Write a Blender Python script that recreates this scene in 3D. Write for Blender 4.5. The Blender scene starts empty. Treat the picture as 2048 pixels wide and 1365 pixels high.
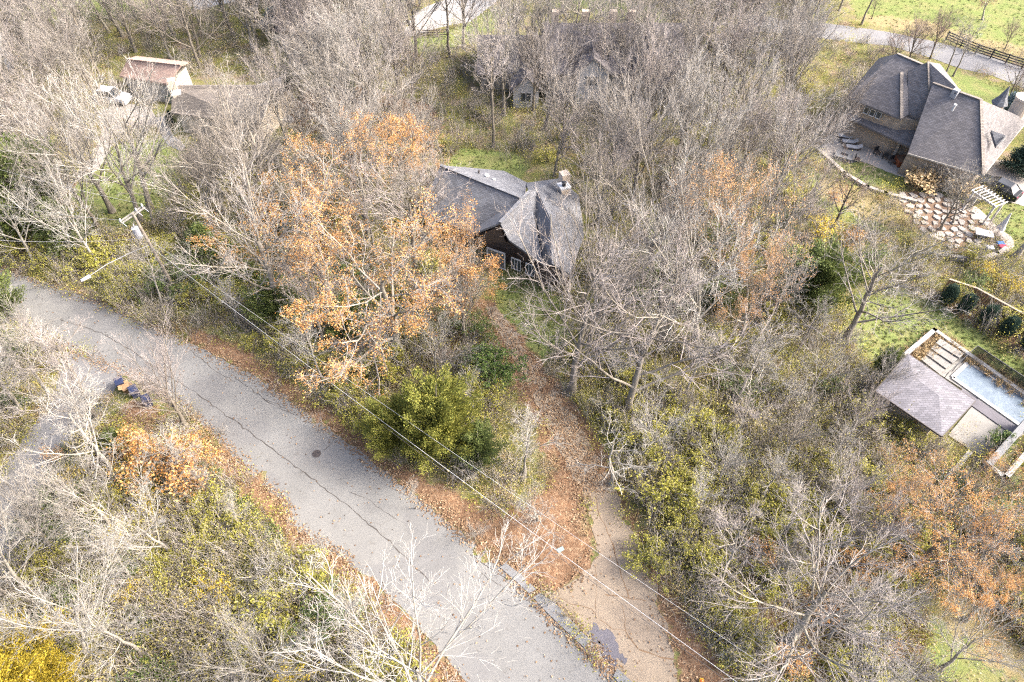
import bpy, bmesh, math, random
import numpy as np
from mathutils import Vector, Matrix, Euler
from mathutils.geometry import tessellate_polygon

random.seed(7)
rng = np.random.default_rng(11)
scene = bpy.context.scene
R = math.radians

# ------------------------------------------------------------------ camera
CAM_H, PITCH, FOC = 48.0, 50.0, 1365.0
cam_d = bpy.data.cameras.new('camera')
cam_d.sensor_width = 36.0
cam_d.lens = 36.0 * FOC / 2048.0
cam_d.clip_start = 0.5
cam_d.clip_end = 6000
cam = bpy.data.objects.new('camera', cam_d)
scene.collection.objects.link(cam)
cam.location = (0, 0, CAM_H)
cam.rotation_euler = (R(90 - PITCH), 0, 0)
scene.camera = cam

# ------------------------------------------------------------------ world, sun, exposure
SUN_EL, SUN_AZ = 40.0, 92.0          # azimuth clockwise from +Y: the sun stands to the right, veiled by thin cloud
SUN_W, SKY_W, EXPO = 1.3, 0.15, 2.58
world = bpy.data.worlds.new('World')
scene.world = world
world.use_nodes = True
wn = world.node_tree
wn.nodes.clear()
sky_n = wn.nodes.new('ShaderNodeTexSky')
sky_n.sky_type = 'NISHITA'
sky_n.sun_disc = False
sky_n.sun_elevation = R(SUN_EL)
sky_n.sun_rotation = R(SUN_AZ)
sky_n.air_density = 0.7
sky_n.dust_density = 6.0
sky_n.ozone_density = 0.6
bg = wn.nodes.new('ShaderNodeBackground')
bg.inputs['Strength'].default_value = SKY_W
wo = wn.nodes.new('ShaderNodeOutputWorld')
wn.links.new(sky_n.outputs[0], bg.inputs['Color'])
wn.links.new(bg.outputs[0], wo.inputs['Surface'])
sun_d = bpy.data.lights.new('sun', 'SUN')
sun_d.energy = SUN_W
sun_d.angle = R(15)
sun_d.color = (1.0, 0.975, 0.94)
sun = bpy.data.objects.new('sun', sun_d)
scene.collection.objects.link(sun)
sd = Vector((math.sin(R(SUN_AZ)) * math.cos(R(SUN_EL)), math.cos(R(SUN_AZ)) * math.cos(R(SUN_EL)), math.sin(R(SUN_EL))))
sun.rotation_euler = (-sd).to_track_quat('-Z', 'Y').to_euler()
sun.location = sd * 200
vs = scene.view_settings
vs.view_transform = 'Standard'
vs.look = 'None'
vs.exposure = EXPO
vs.gamma = 1.0
vs.use_curve_mapping = False
cy = scene.cycles
cy.use_denoising = False
cy.filter_width = 1.2
cy.max_bounces = 5
cy.diffuse_bounces = 4
cy.glossy_bounces = 2
cy.transmission_bounces = 3
cy.transparent_max_bounces = 6
cy.caustics_reflective = False
cy.caustics_refractive = False

# ------------------------------------------------------------------ where a picture point lies in the place
_p = R(PITCH)
FW = np.array([0, math.cos(_p), -math.sin(_p)])
RT = np.array([1.0, 0, 0])
DN = np.array([0, -math.sin(_p), -math.cos(_p)])
CAMP = np.array([0, 0, CAM_H])


def P(x, y, z=0.0):
    v = FOC * FW + (x - 1024) * RT + (y - 682.5) * DN
    t = (z - CAM_H) / v[2]
    return CAMP + t * v


def PV(x, y, z=0.0):
    return Vector(P(x, y, z))


def proj(Q):
    q = np.asarray(Q, float) - CAMP
    zc = q @ FW
    return 1024 + FOC * (q @ RT) / zc, 682.5 + FOC * (q @ DN) / zc


def poly_w(pts, z=0.0):
    return np.array([P(x, y, z)[:2] for x, y in pts])


def inside(poly, X, Y):
    X = np.asarray(X); Y = np.asarray(Y)
    r = np.zeros(X.shape, bool)
    x0, y0 = poly.min(0); x1, y1 = poly.max(0)
    m = (X >= x0) & (X <= x1) & (Y >= y0) & (Y <= y1)
    if not m.any():
        return r
    xs, ys = X[m], Y[m]
    ins = np.zeros(xs.shape, bool)
    n = len(poly)
    for i in range(n):
        ax, ay = poly[i]; bx, by = poly[(i + 1) % n]
        c = (ay > ys) != (by > ys)
        if ay != by:
            ins ^= c & (xs < (bx - ax) * (ys - ay) / (by - ay) + ax)
    r[m] = ins
    return r


# ------------------------------------------------------------------ materials
MATS = {}


def nodes_of(name):
    m = bpy.data.materials.new(name)
    m.use_nodes = True
    nt = m.node_tree
    b = nt.nodes['Principled BSDF']
    MATS[name] = m
    return m, nt, b


def N(nt, t, **kw):
    n = nt.nodes.new(t)
    for k, v in kw.items():
        if k in n.inputs.keys():
            n.inputs[k].default_value = v
        else:
            setattr(n, k, v)
    return n


def ramp(nt, src, stops, interp='LINEAR'):
    r = nt.nodes.new('ShaderNodeValToRGB')
    r.color_ramp.interpolation = interp
    e = r.color_ramp.elements
    while len(e) < len(stops):
        e.new(0.5)
    for i, (p, c) in enumerate(stops):
        e[i].position = p
        e[i].color = (*c, 1)
    nt.links.new(src, r.inputs[0])
    return r.outputs[0]


def mix(nt, fac, a, b, blend='MIX'):
    m = nt.nodes.new('ShaderNodeMix')
    m.data_type = 'RGBA'
    m.blend_type = blend
    for sock, v in ((m.inputs[0], fac), (m.inputs[6], a), (m.inputs[7], b)):
        if isinstance(v, bpy.types.NodeSocket):
            nt.links.new(v, sock)
        elif isinstance(v, (int, float)):
            sock.default_value = v
        else:
            sock.default_value = (*v, 1)
    return m.outputs[2]


def coords(nt, kind='Object'):
    return nt.nodes.new('ShaderNodeTexCoord').outputs[kind]


def noise(nt, vec, scale, detail=4, rough=0.6):
    n = N(nt, 'ShaderNodeTexNoise', Scale=scale, Detail=detail, Roughness=rough)
    nt.links.new(vec, n.inputs['Vector'])
    return n.outputs['Fac']


def bump(nt, b, src, strength=0.4, dist=0.05):
    bu = N(nt, 'ShaderNodeBump', Strength=strength, Distance=dist)
    nt.links.new(src, bu.inputs['Height'])
    nt.links.new(bu.outputs[0], b.inputs['Normal'])


def simple(name, c, rough=0.8, var=0.18, scale=3.0, metal=0.0, detail=5):
    m, nt, b = nodes_of(name)
    v = coords(nt)
    f = noise(nt, v, scale, detail)
    lo = tuple(x * (1 - var) for x in c); hi = tuple(min(1, x * (1 + var)) for x in c)
    nt.links.new(ramp(nt, f, [(0.3, lo), (0.7, hi)]), b.inputs['Base Color'])
    b.inputs['Roughness'].default_value = rough
    b.inputs['Metallic'].default_value = metal
    b.inputs['Specular IOR Level'].default_value = 0.3
    return m


def leafmat(name, stops, trans=0.35):
    """every leaf its own tone, some light through it"""
    m, nt, b = nodes_of(name)
    g = nt.nodes.new('ShaderNodeNewGeometry')
    c = ramp(nt, g.outputs['Random Per Island'], stops)
    nt.links.new(c, b.inputs['Base Color'])
    b.inputs['Roughness'].default_value = 0.75
    b.inputs['Specular IOR Level'].default_value = 0.2
    tr = nt.nodes.new('ShaderNodeBsdfTranslucent')
    nt.links.new(c, tr.inputs['Color'])
    mx = nt.nodes.new('ShaderNodeMixShader')
    mx.inputs[0].default_value = trans
    nt.links.new(b.outputs[0], mx.inputs[1])
    nt.links.new(tr.outputs[0], mx.inputs[2])
    nt.links.new(mx.outputs[0], nt.nodes['Material Output'].inputs[0])
    return m


def barkmat(name, stops, scale=2.0):
    """bark: tone by tree, mottled with lichen"""
    m, nt, b = nodes_of(name)
    oi = nt.nodes.new('ShaderNodeObjectInfo')
    c = ramp(nt, oi.outputs['Random'], stops)
    f = noise(nt, coords(nt), scale, 6, 0.7)
    d = ramp(nt, f, [(0.35, (0.55, 0.52, 0.48)), (0.62, (1.15, 1.13, 1.08))])
    nt.links.new(mix(nt, 1.0, c, d, 'MULTIPLY'), b.inputs['Base Color'])
    b.inputs['Roughness'].default_value = 0.9
    b.inputs['Specular IOR Level'].default_value = 0.15
    return m


barkmat('bark', [(0, (.13, .115, .095)), (0.5, (.19, .175, .15)), (1, (.26, .245, .21))])
barkmat('bark_pale', [(0, (.21, .195, .17)), (1, (.29, .275, .245))])
barkmat('bark_dark', [(0, (.07, .058, .05)), (1, (.11, .095, .08))])
barkmat('twig', [(0, (.19, .172, .155)), (0.35, (.265, .253, .237)), (0.7, (.245, .218, .211)), (1, (.32, .312, .296))], 0.6)
barkmat('twig_pale', [(0, (.235, .226, .21)), (1, (.315, .307, .292))], 0.6)
barkmat('twig_dark', [(0, (.19, .145, .135)), (1, (.26, .21, .19))], 0.6)
leafmat('leaf_orange', [(0, (.28, .115, .028)), (.35, (.44, .22, .07)), (.75, (.54, .32, .12)), (1, (.60, .43, .22))])
leafmat('leaf_tan', [(0, (.29, .16, .07)), (.5, (.42, .245, .11)), (1, (.52, .34, .18))])
leafmat('leaf_rust', [(0, (.32, .08, .03)), (.5, (.45, .14, .05)), (1, (.52, .24, .10))])
leafmat('leaf_yellowgreen', [(0, (.17, .17, .03)), (.5, (.32, .30, .055)), (.85, (.34, .32, .08)), (1, (.38, .33, .09))])
leafmat('leaf_yellow', [(0, (.32, .23, .025)), (.5, (.46, .35, .035)), (1, (.56, .44, .07))])
leafmat('leaf_green', [(0, (.045, .075, .02)), (.5, (.08, .12, .03)), (1, (.14, .17, .045))])
leafmat('leaf_olive', [(0, (.17, .15, .05)), (.5, (.28, .245, .085)), (1, (.38, .31, .13))])
leafmat('needle_cedar', [(0, (.085, .10, .022)), (.5, (.165, .175, .035)), (1, (.27, .25, .055))], .25)
leafmat('needle_green', [(0, (.06, .08, .024)), (.6, (.10, .13, .036)), (1, (.17, .19, .06))], .2)
leafmat('needle_dark', [(0, (.022, .042, .03)), (.6, (.048, .08, .055)), (1, (.09, .13, .09))], .15)
leafmat('needle_blue', [(0, (.12, .17, .17)), (1, (.24, .30, .30))], .15)
leafmat('needle_gold', [(0, (.14, .12, .015)), (.5, (.32, .24, .025)), (1, (.45, .34, .04))], .25)
leafmat('leaf_ivy', [(0, (.035, .065, .015)), (.6, (.07, .115, .025)), (1, (.15, .18, .05))], .15)
leafmat('leaf_fallen', [(0, (.11, .064, .036)), (.4, (.185, .118, .067)), (.8, (.255, .172, .102)), (1, (.38, .29, .19))], .15)
leafmat('straw', [(0, (.26, .18, .09)), (.5, (.38, .28, .15)), (1, (.50, .39, .23))], .2)
leafmat('bramble', [(0, (.18, .155, .125)), (.5, (.27, .24, .20)), (1, (.36, .33, .29))], .1)


def groundmat():
    m, nt, b = nodes_of('ground')
    v = coords(nt)
    at = nt.nodes.new('ShaderNodeAttribute')
    at.attribute_name = 'zone'
    sp = nt.nodes.new('ShaderNodeSeparateColor')
    nt.links.new(at.outputs['Color'], sp.inputs[0])
    nl = noise(nt, v, 0.35, 6, 0.65)
    nm = noise(nt, v, 3.0, 6, 0.75)
    nh = noise(nt, v, 11.0, 4, 0.8)
    vo = N(nt, 'ShaderNodeTexVoronoi', Scale=7.0, Randomness=1.0)
    nt.links.new(v, vo.inputs['Vector'])
    leafc = ramp(nt, vo.outputs['Color'], [(0.1, (.10, .06, .036)), (.4, (.16, .103, .062)), (.7, (.21, .142, .088)), (.95, (.275, .205, .135))])
    litter = mix(nt, ramp(nt, nh, [(.38, (0, 0, 0)), (.6, (1, 1, 1))]), (.13, .07, .04), leafc)
    litter = mix(nt, 1.0, litter, ramp(nt, noise(nt, v, .8, 5, .65), [(.32, (.62, .60, .58)), (.5, (1, 1, 1)), (.68, (1.22, 1.18, 1.12))]), 'MULTIPLY')
    # open wood floor: dun litter, twigs, moss
    floor_a = ramp(nt, nh, [(.3, (.085, .066, .047)), (.5, (.165, .13, .093)), (.7, (.27, .215, .155))])
    floor_b = ramp(nt, nm, [(.35, (.08, .088, .026)), (.55, (.14, .145, .045)), (.7, (.20, .195, .075))])
    floor = mix(nt, ramp(nt, nl, [(.34, (0, 0, 0)), (.54, (1, 1, 1))]), floor_a, floor_b)
    floor = mix(nt, ramp(nt, nm, [(.50, (0, 0, 0)), (.66, (.8, .8, .8))]), floor, litter)
    # grass
    ga = ramp(nt, nh, [(.28, (.068, .09, .026)), (.5, (.112, .138, .042)), (.72, (.165, .186, .066))])
    gb = ramp(nt, nh, [(.3, (.11, .11, .042)), (.7, (.19, .175, .078))])
    grass = mix(nt, ramp(nt, noise(nt, v, 0.55, 5, .6), [(.42, (0, 0, 0)), (.68, (.9, .9, .9))]), ga, gb)

    def edge(ch, add=0.5):
        a = N(nt, 'ShaderNodeMath', operation='ADD')
        nt.links.new(sp.outputs[ch], a.inputs[0])
        s = N(nt, 'ShaderNodeMath', operation='MULTIPLY_ADD')
        nt.links.new(nm, s.inputs[0]); s.inputs[1].default_value = 1.1; s.inputs[2].default_value = -0.55
        nt.links.new(s.outputs[0], a.inputs[1])
        return ramp(nt, a.outputs[0], [(.38, (0, 0, 0)), (.62, (1, 1, 1))])
    c = mix(nt, edge(1), floor, litter)
    c = mix(nt, edge(0), c, grass)
    dry = ramp(nt, nh, [(.3, (.13, .11, .05)), (.7, (.25, .20, .105))])
    c = mix(nt, edge(2), c, dry)
    nt.links.new(c, b.inputs['Base Color'])
    b.inputs['Roughness'].default_value = 0.95
    b.inputs['Specular IOR Level'].default_value = 0.1
    bump(nt, b, nh, 0.7, 0.12)
    return m


groundmat()


def roadmat(name, base, craze=0.0):
    m, nt, b = nodes_of(name)
    v = coords(nt)
    c = ramp(nt, noise(nt, v, 0.22, 6, .65), [(.3, tuple(x * .84 for x in base)), (.7, tuple(x * 1.10 for x in base))])
    g = ramp(nt, noise(nt, v, 22, 3, .8), [(.3, (.80, .80, .80)), (.7, (1.16, 1.16, 1.16))])
    s = ramp(nt, noise(nt, v, 1.6, 7, .7), [(.28, (.72, .69, .66)), (.42, (1, 1, 1)), (1, (1.04, 1.04, 1.04))])
    c = mix(nt, 1.0, mix(nt, 1.0, c, g, 'MULTIPLY'), s, 'MULTIPLY')
    if craze:
        w = N(nt, 'ShaderNodeTexNoise', Scale=1.3, Detail=5.0)
        nt.links.new(v, w.inputs['Vector'])
        wv = mix(nt, .22, v, w.outputs['Color'], 'ADD')
        vo = N(nt, 'ShaderNodeTexVoronoi', feature='DISTANCE_TO_EDGE', Scale=craze)
        nt.links.new(wv, vo.inputs['Vector'])
        line = ramp(nt, vo.outputs['Distance'], [(.0, (.72, .71, .70)), (.006, (.90, .89, .88)), (.012, (1, 1, 1))])
        mask = ramp(nt, noise(nt, v, .16, 4, .6), [(.50, (0, 0, 0)), (.62, (1, 1, 1))])
        c = mix(nt, mask, c, mix(nt, 1.0, c, line, 'MULTIPLY'))
        patch = ramp(nt, noise(nt, v, .09, 3, .5), [(.44, (.93, .93, .94)), (.46, (1.03, 1.03, 1.02))])
        c = mix(nt, 1.0, c, patch, 'MULTIPLY')
    nt.links.new(c, b.inputs['Base Color'])
    b.inputs['Roughness'].default_value = 0.9
    b.inputs['Specular IOR Level'].default_value = 0.25
    bump(nt, b, noise(nt, v, 30, 3, .8), 0.3, 0.02)
    return m


roadmat('asphalt', (.135, .133, .127), .38)
roadmat('asphalt_far', (.14, .139, .141))
roadmat('asphalt_lane', (.125, .123, .122))
roadmat('concrete_tan', (.19, .152, .112), .45)
roadmat('concrete_pale', (.255, .25, .24))
roadmat('concrete', (.18, .172, .157))
roadmat('kerb_stone', (.14, .142, .143))
roadmat('tar', (.095, .09, .10))
roadmat('stone_pale', (.265, .24, .21))
roadmat('gravel', (.22, .20, .18))
leafmat('grass_blade', [(0, (.08, .11, .03)), (.5, (.13, .16, .045)), (1, (.20, .215, .075))], .2)
simple('crack', (.05, .045, .04), .95)
simple('crack_brown', (.13, .085, .05), .95)


def shingle(name, c, var=0.25, row=0.16):
    m, nt, b = nodes_of(name)
    uv = coords(nt, 'UV')
    br = N(nt, 'ShaderNodeTexBrick', Scale=1.0)
    br.inputs['Brick Width'].default_value = 0.42
    br.inputs['Row Height'].default_value = row
    br.inputs['Mortar Size'].default_value = 0.016
    br.inputs['Mortar Smooth'].default_value = 0.25
    br.inputs['Bias'].default_value = 0.0
    br.inputs['Color1'].default_value = (*[x * (1 - var) for x in c], 1)
    br.inputs['Color2'].default_value = (*[x * (1 + var) for x in c], 1)
    br.inputs['Mortar'].default_value = (*[x * .40 for x in c], 1)
    nt.links.new(uv, br.inputs['Vector'])
    n1 = ramp(nt, noise(nt, coords(nt), 0.6, 6, .65), [(.3, (.78, .78, .80)), (.7, (1.16, 1.15, 1.12))])
    nt.links.new(mix(nt, 1.0, br.outputs['Color'], n1, 'MULTIPLY'), b.inputs['Base Color'])
    b.inputs['Roughness'].default_value = 0.85
    bump(nt, b, br.outputs['Fac'], -0.5, 0.03)
    return m


shingle('shingle_slate', (.105, .108, .118))
shingle('shingle_grey', (.118, .121, .13))
shingle('shingle_brown', (.108, .10, .10))
shingle('shingle_tan', (.165, .142, .12))
shingle('shingle_rose', (.30, .21, .17), .1)
shingle('shingle_purple', (.105, .095, .10))
shingle('pavilion_slate', (.10, .097, .11), .22, .2)
shingle('brick_wall', (.33, .27, .21), .22, .08)
simple('wood_dark', (.075, .055, .045), .8, .3, 6)
simple('wood_fence', (.22, .125, .07), .85, .3, 5)
simple('wood_cap', (.22, .18, .135), .8, .2, 5)
simple('wood_grey', (.15, .143, .132), .85, .25, 4)
simple('pole_wood', (.165, .142, .115), .9, .3, 3)
simple('white_paint', (.38, .375, .365), .5, .06)
simple('cream_paint', (.27, .25, .22), .7, .1)
simple('tan_siding', (.38, .33, .26), .8, .12)
simple('black_metal', (.025, .025, .027), .5, .2)
simple('grey_metal', (.19, .19, .19), .4, .1)
simple('iron', (.05, .042, .038), .6, .3, 12)
simple('transformer_grey', (.21, .215, .23), .4, .08)
simple('porcelain', (.30, .29, .29), .3, .08)
simple('wire_pale', (.33, .325, .32), .5, .05)
simple('wire_dark', (.07, .06, .055), .6, .1)
simple('navy_plastic', (.018, .024, .055), .45, .25)
simple('cardboard', (.22, .14, .075), .9, .15)
simple('rubber', (.025, .025, .025), .8, .1)
simple('car_black', (.02, .022, .025), .2, .05)
simple('car_white', (.45, .46, .48), .25, .03)
simple('orange_plastic', (.5, .11, .015), .4, .1)
simple('yellow_plastic', (.5, .3, .03), .4, .1)
simple('teal_plastic', (.16, .24, .24), .5, .1)
simple('blue_cloth', (.03, .09, .24), .8, .1)
simple('red_cloth', (.22, .02, .05), .8, .1)
simple('terracotta', (.22, .075, .035), .8, .2)
simple('soil', (.13, .085, .055), .95, .3, 8)
simple('brick_pale', (.46, .38, .30), .9, .2, 8)
simple('canvas', (.34, .335, .335), .8, .05)
for nm, col, rg in (('glass', (.035, .045, .055), .08), ('car_glass', (.02, .025, .03), .06)):
    m, nt, b = nodes_of(nm)
    b.inputs['Base Color'].default_value = (*col, 1)
    b.inputs['Roughness'].default_value = rg
m, nt, b = nodes_of('pool_water')
nz = noise(nt, coords(nt), 2.4, 4, .6)
nt.links.new(ramp(nt, nz, [(.3, (.075, .10, .125)), (.7, (.125, .155, .185))]), b.inputs['Base Color'])
b.inputs['Roughness'].default_value = 0.3
b.inputs['Specular IOR Level'].default_value = 0.2
bump(nt, b, noise(nt, coords(nt), 5, 3, .6), .35, .05)
m, nt, b = nodes_of('mesh_screen')          # dark fine mesh: you see the lawn through it
tp = nt.nodes.new('ShaderNodeBsdfTransparent')
mx = nt.nodes.new('ShaderNodeMixShader')
mx.inputs[0].default_value = 0.62
b.inputs['Base Color'].default_value = (.02, .025, .02, 1)
b.inputs['Roughness'].default_value = .7
nt.links.new(tp.outputs[0], mx.inputs[1]); nt.links.new(b.outputs[0], mx.inputs[2])
nt.links.new(mx.outputs[0], nt.nodes['Material Output'].inputs[0])

# ------------------------------------------------------------------ objects
COL = scene.collection


def link(o):
    COL.objects.link(o)
    return o


def tag(o, label=None, cat=None, group=None, kind=None):
    for k, v in (('label', label), ('category', cat), ('group', group), ('kind', kind)):
        if v:
            o[k] = v
    return o


def empty(name, loc=(0, 0, 0), rz=0.0, label=None, cat=None, group=None):
    o = bpy.data.objects.new(name, None)
    o.empty_display_size = 0.3
    o.location = loc
    o.rotation_euler = (0, 0, rz)
    link(o)
    return tag(o, label, cat, group)


def copy_tree(o, parent=None):
    c = o.copy()
    link(c)
    if parent is not None:
        c.parent = parent
    for ch in list(o.children):
        copy_tree(ch, c)
    return c


def fast_mesh(name, V, F, mat, smooth=False):
    """V (n,3), F (m,3|4) -> mesh"""
    me = bpy.data.meshes.new(name)
    V = np.asarray(V, np.float32); F = np.asarray(F, np.int32)
    k = F.shape[1]
    me.vertices.add(len(V)); me.vertices.foreach_set('co', V.ravel())
    me.loops.add(F.size); me.loops.foreach_set('vertex_index', F.ravel())
    me.polygons.add(len(F)); me.polygons.foreach_set('loop_start', np.arange(0, F.size, k, dtype=np.int32))
    me.update(calc_edges=True)
    if smooth:
        me.shade_smooth()
    me.materials.append(MATS[mat] if isinstance(mat, str) else mat)
    return me


class MB:
    """collects shapes, links them as one mesh object with metre UVs on every face"""

    def __init__(s):
        s.v = []; s.f = []

    def face(s, pts):
        i = len(s.v)
        s.v += [tuple(p) for p in pts]
        s.f.append(tuple(range(i, i + len(pts))))
        return s

    def hexa(s, b, t):
        """bottom ring b and top ring t (counter-clockwise from above)"""
        i = len(s.v); n = len(b)
        s.v += [tuple(p) for p in b] + [tuple(p) for p in t]
        s.f.append(tuple(i + n - 1 - k for k in range(n)))
        s.f.append(tuple(i + n + k for k in range(n)))
        for k in range(n):
            j = (k + 1) % n
            s.f.append((i + k, i + j, i + n + j, i + n + k))
        return s

    def box(s, c, size, rz=0.0, M=None):
        hx, hy, hz = size[0] / 2, size[1] / 2, size[2] / 2
        ca, sa = math.cos(rz), math.sin(rz)

        def q(x, y, z):
            p = Vector((c[0] + x * ca - y * sa, c[1] + x * sa + y * ca, c[2] + z))
            return M @ p if M else p
        b = [q(-hx, -hy, -hz), q(hx, -hy, -hz), q(hx, hy, -hz), q(-hx, hy, -hz)]
        t = [q(-hx, -hy, hz), q(hx, -hy, hz), q(hx, hy, hz), q(-hx, hy, hz)]
        return s.hexa(b, t)

    def beam(s, a, b, w, h):
        a = Vector(a); b = Vector(b)
        d = (b - a).normalized()
        up = Vector((0, 0, 1))
        if abs(d.z) > 0.95:
            up = Vector((1, 0, 0))
        u = d.cross(up).normalized() * (w / 2)
        v = u.cross(d).normalized() * (h / 2)
        ra = [a - u - v, a + u - v, a + u + v, a - u + v]
        rb = [b - u - v, b + u - v, b + u + v, b - u + v]
        return s.hexa(ra, rb)

    def tube(s, pts, rad, k=8):
        pts = [Vector(p) for p in pts]
        n = len(pts)
        if isinstance(rad, (int, float)):
            rad = [rad] * n
        i0 = len(s.v)
        for i, p in enumerate(pts):
            d = (pts[min(i + 1, n - 1)] - pts[max(i - 1, 0)]).normalized()
            up = Vector((0, 0, 1)) if abs(d.z) < 0.9 else Vector((1, 0, 0))
            u = d.cross(up).normalized(); v = u.cross(d)
            for j in range(k):
                a = 2 * math.pi * j / k
                s.v.append(tuple(p + (u * math.cos(a) + v * math.sin(a)) * rad[i]))
        for i in range(n - 1):
            for j in range(k):
                a = i0 + i * k + j; b_ = i0 + i * k + (j + 1) % k
                s.f.append((a, b_, b_ + k, a + k))
        s.f.append(tuple(i0 + k - 1 - j for j in range(k)))
        s.f.append(tuple(i0 + (n - 1) * k + j for j in range(k)))
        return s

    def lathe(s, prof, c=(0, 0, 0), k=16):
        pts = [(c[0], c[1], c[2] + z) for r, z in prof]
        i0 = len(s.v)
        for (r, z) in prof:
            for j in range(k):
                a = 2 * math.pi * j / k
                s.v.append((c[0] + r * math.cos(a), c[1] + r * math.sin(a), c[2] + z))
        n = len(prof)
        for i in range(n - 1):
            for j in range(k):
                a = i0 + i * k + j; b_ = i0 + i * k + (j + 1) % k
                s.f.append((a, b_, b_ + k, a + k))
        s.f.append(tuple(i0 + k - 1 - j for j in range(k)))
        s.f.append(tuple(i0 + (n - 1) * k + j for j in range(k)))
        return s

    def slab(s, poly, z0, z1):
        """flat plate from a 2-D outline (any shape), top z1, bottom z0"""
        poly = [(p[0], p[1]) for p in poly]
        ar = sum(poly[i][0] * poly[(i + 1) % len(poly)][1] - poly[(i + 1) % len(poly)][0] * poly[i][1] for i in range(len(poly)))
        if ar < 0:
            poly = poly[::-1]
        i0 = len(s.v); n = len(poly)
        s.v += [(x, y, z1) for x, y in poly] + [(x, y, z0) for x, y in poly]
        for t in tessellate_polygon([[Vector((x, y, 0)) for x, y in poly]]):
            a, b_, c = t
            pa, pb, pc = (Vector((*poly[q], 0)) for q in (a, b_, c))
            if (pb - pa).cross(pc - pa).z < 0:
                b_, c = c, b_
            s.f.append((i0 + a, i0 + b_, i0 + c))
        for i in range(n):
            j = (i + 1) % n
            s.f.append((i0 + n + i, i0 + n + j, i0 + j, i0 + i))
        return s

    def mesh(s, name, mat, smooth=False):
        me = bpy.data.meshes.new(name)
        me.from_pydata(s.v, [], s.f)
        me.materials.append(MATS[mat])
        uv = me.uv_layers.new(name='UVMap')
        co = [Vector(v) for v in s.v]
        for p in me.polygons:
            n = p.normal
            if abs(n.z) > 0.98:
                u = Vector((1, 0, 0))
            else:
                u = Vector((-n.y, n.x, 0)).normalized()
            v = n.cross(u)
            for li in p.loop_indices:
                q = co[me.loops[li].vertex_index]
                uv.data[li].uv = (q.dot(u), q.dot(v))
        if smooth:
            me.shade_smooth()
        return me

    def obj(s, name, mat, parent=None, smooth=False, loc=None):
        o = bpy.data.objects.new(name, s.mesh(name, mat, smooth))
        link(o)
        if parent is not None:
            o.parent = parent
        if loc is not None:
            o.location = loc
        return o


def ragged(pts, step=0.5, jit=0.06, z=0.0, seed=1):
    """picture outline -> ground outline with small irregular edge"""
    r = np.random.default_rng(seed)
    w = poly_w(pts, z)
    out = []
    for i in range(len(w)):
        a, b = w[i], w[(i + 1) % len(w)]
        n = max(1, int(np.linalg.norm(b - a) / step))
        for k in range(n):
            out.append(a + (b - a) * k / n + r.normal(0, jit, 2))
    return out

# ================================================================== GROUND PLAN (picture outlines laid on the ground)
ROAD = [(-160, 470), (0, 536), (100, 567), (200, 601), (300, 648), (400, 696), (500, 747), (600, 814), (700, 887), (800, 966),
        (900, 1046), (1000, 1126), (1062, 1186), (1120, 1243), (1180, 1300), (1225, 1346), (1290, 1420), (1380, 1520),
        (1150, 1640), (1000, 1440), (934, 1365), (871, 1291), (760, 1170), (697, 1127), (640, 1093), (581, 1052), (560, 1000),
        (500, 950), (458, 905), (400, 846), (330, 795), (250, 748), (140, 700), (0, 650), (-200, 585)]
LANE = [(130, 700), (255, 745), (215, 800), (185, 850), (150, 905), (110, 965), (60, 1080), (20, 1160), (-60, 1280), (-140, 1180),
        (-40, 1000), (40, 890), (95, 810), (115, 760)]
DRIVE = [(1088, 1188), (1140, 1172), (1178, 1145), (1193, 1105), (1187, 1050), (1165, 985), (1138, 940), (1112, 890), (1088, 830), (1058, 775), (1018, 705), (988, 655), (968, 610), (985, 605), (1010, 640), (1042, 690), (1080, 745), (1122, 800), (1170, 868),
         (1222, 965), (1268, 1068), (1303, 1165), (1335, 1260), (1358, 1365), (1375, 1440), (1300, 1425), (1230, 1346), (1180, 1296), (1120, 1236)]
VERGE = [(330, 640), (420, 672), (505, 705), (560, 745), (640, 800), (720, 862), (790, 915), (850, 955), (930, 1000), (1010, 1030),
         (1060, 1000), (1105, 950), (1150, 960), (1195, 1100), (1180, 1150), (1090, 1190), (1062, 1186), (1000, 1126), (900, 1046),
         (800, 966), (700, 887), (600, 814), (500, 747), (400, 696)]
VERGE_S = [(430, 880), (460, 905), (560, 1000), (600, 1060), (700, 1130), (760, 1172), (871, 1291), (934, 1365), (1000, 1440), (860, 1440),
           (800, 1330), (740, 1240), (650, 1160), (560, 1090), (520, 1030), (440, 960), (380, 940), (330, 890), (250, 960), (180, 960), (190, 870), (260, 800), (340, 830)]
VERGE_E = [(1100, 760), (1140, 790), (1190, 880), (1240, 960), (1300, 1080), (1330, 1150), (1380, 1240), (1440, 1310), (1480, 1365), (1500, 1450),
           (1375, 1440), (1358, 1365), (1335, 1260), (1303, 1165), (1268, 1068), (1222, 965), (1170, 868), (1125, 790)]
LEAFY = [(960, 590), (1000, 615), (1050, 685), (1100, 755), (1150, 800), (1205, 880), (1240, 970), (1160, 1000), (1115, 960), (1085, 900), (1060, 830), (1028, 765), (995, 715), (965, 665), (940, 615)]
DRIVE_UP = [(968, 610), (1010, 640), (1080, 745), (1170, 868), (1215, 950), (1190, 985), (1140, 940), (1088, 830), (1018, 705)]
BAND_S = [(395, 850), (458, 905), (500, 950), (560, 1000), (581, 1052), (640, 1093), (697, 1127), (760, 1170), (871, 1291), (934, 1365), (1000, 1440), (930, 1440), (860, 1350), (790, 1260), (715, 1180), (640, 1140), (575, 1100), (520, 1040), (450, 960), (385, 900)]
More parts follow.
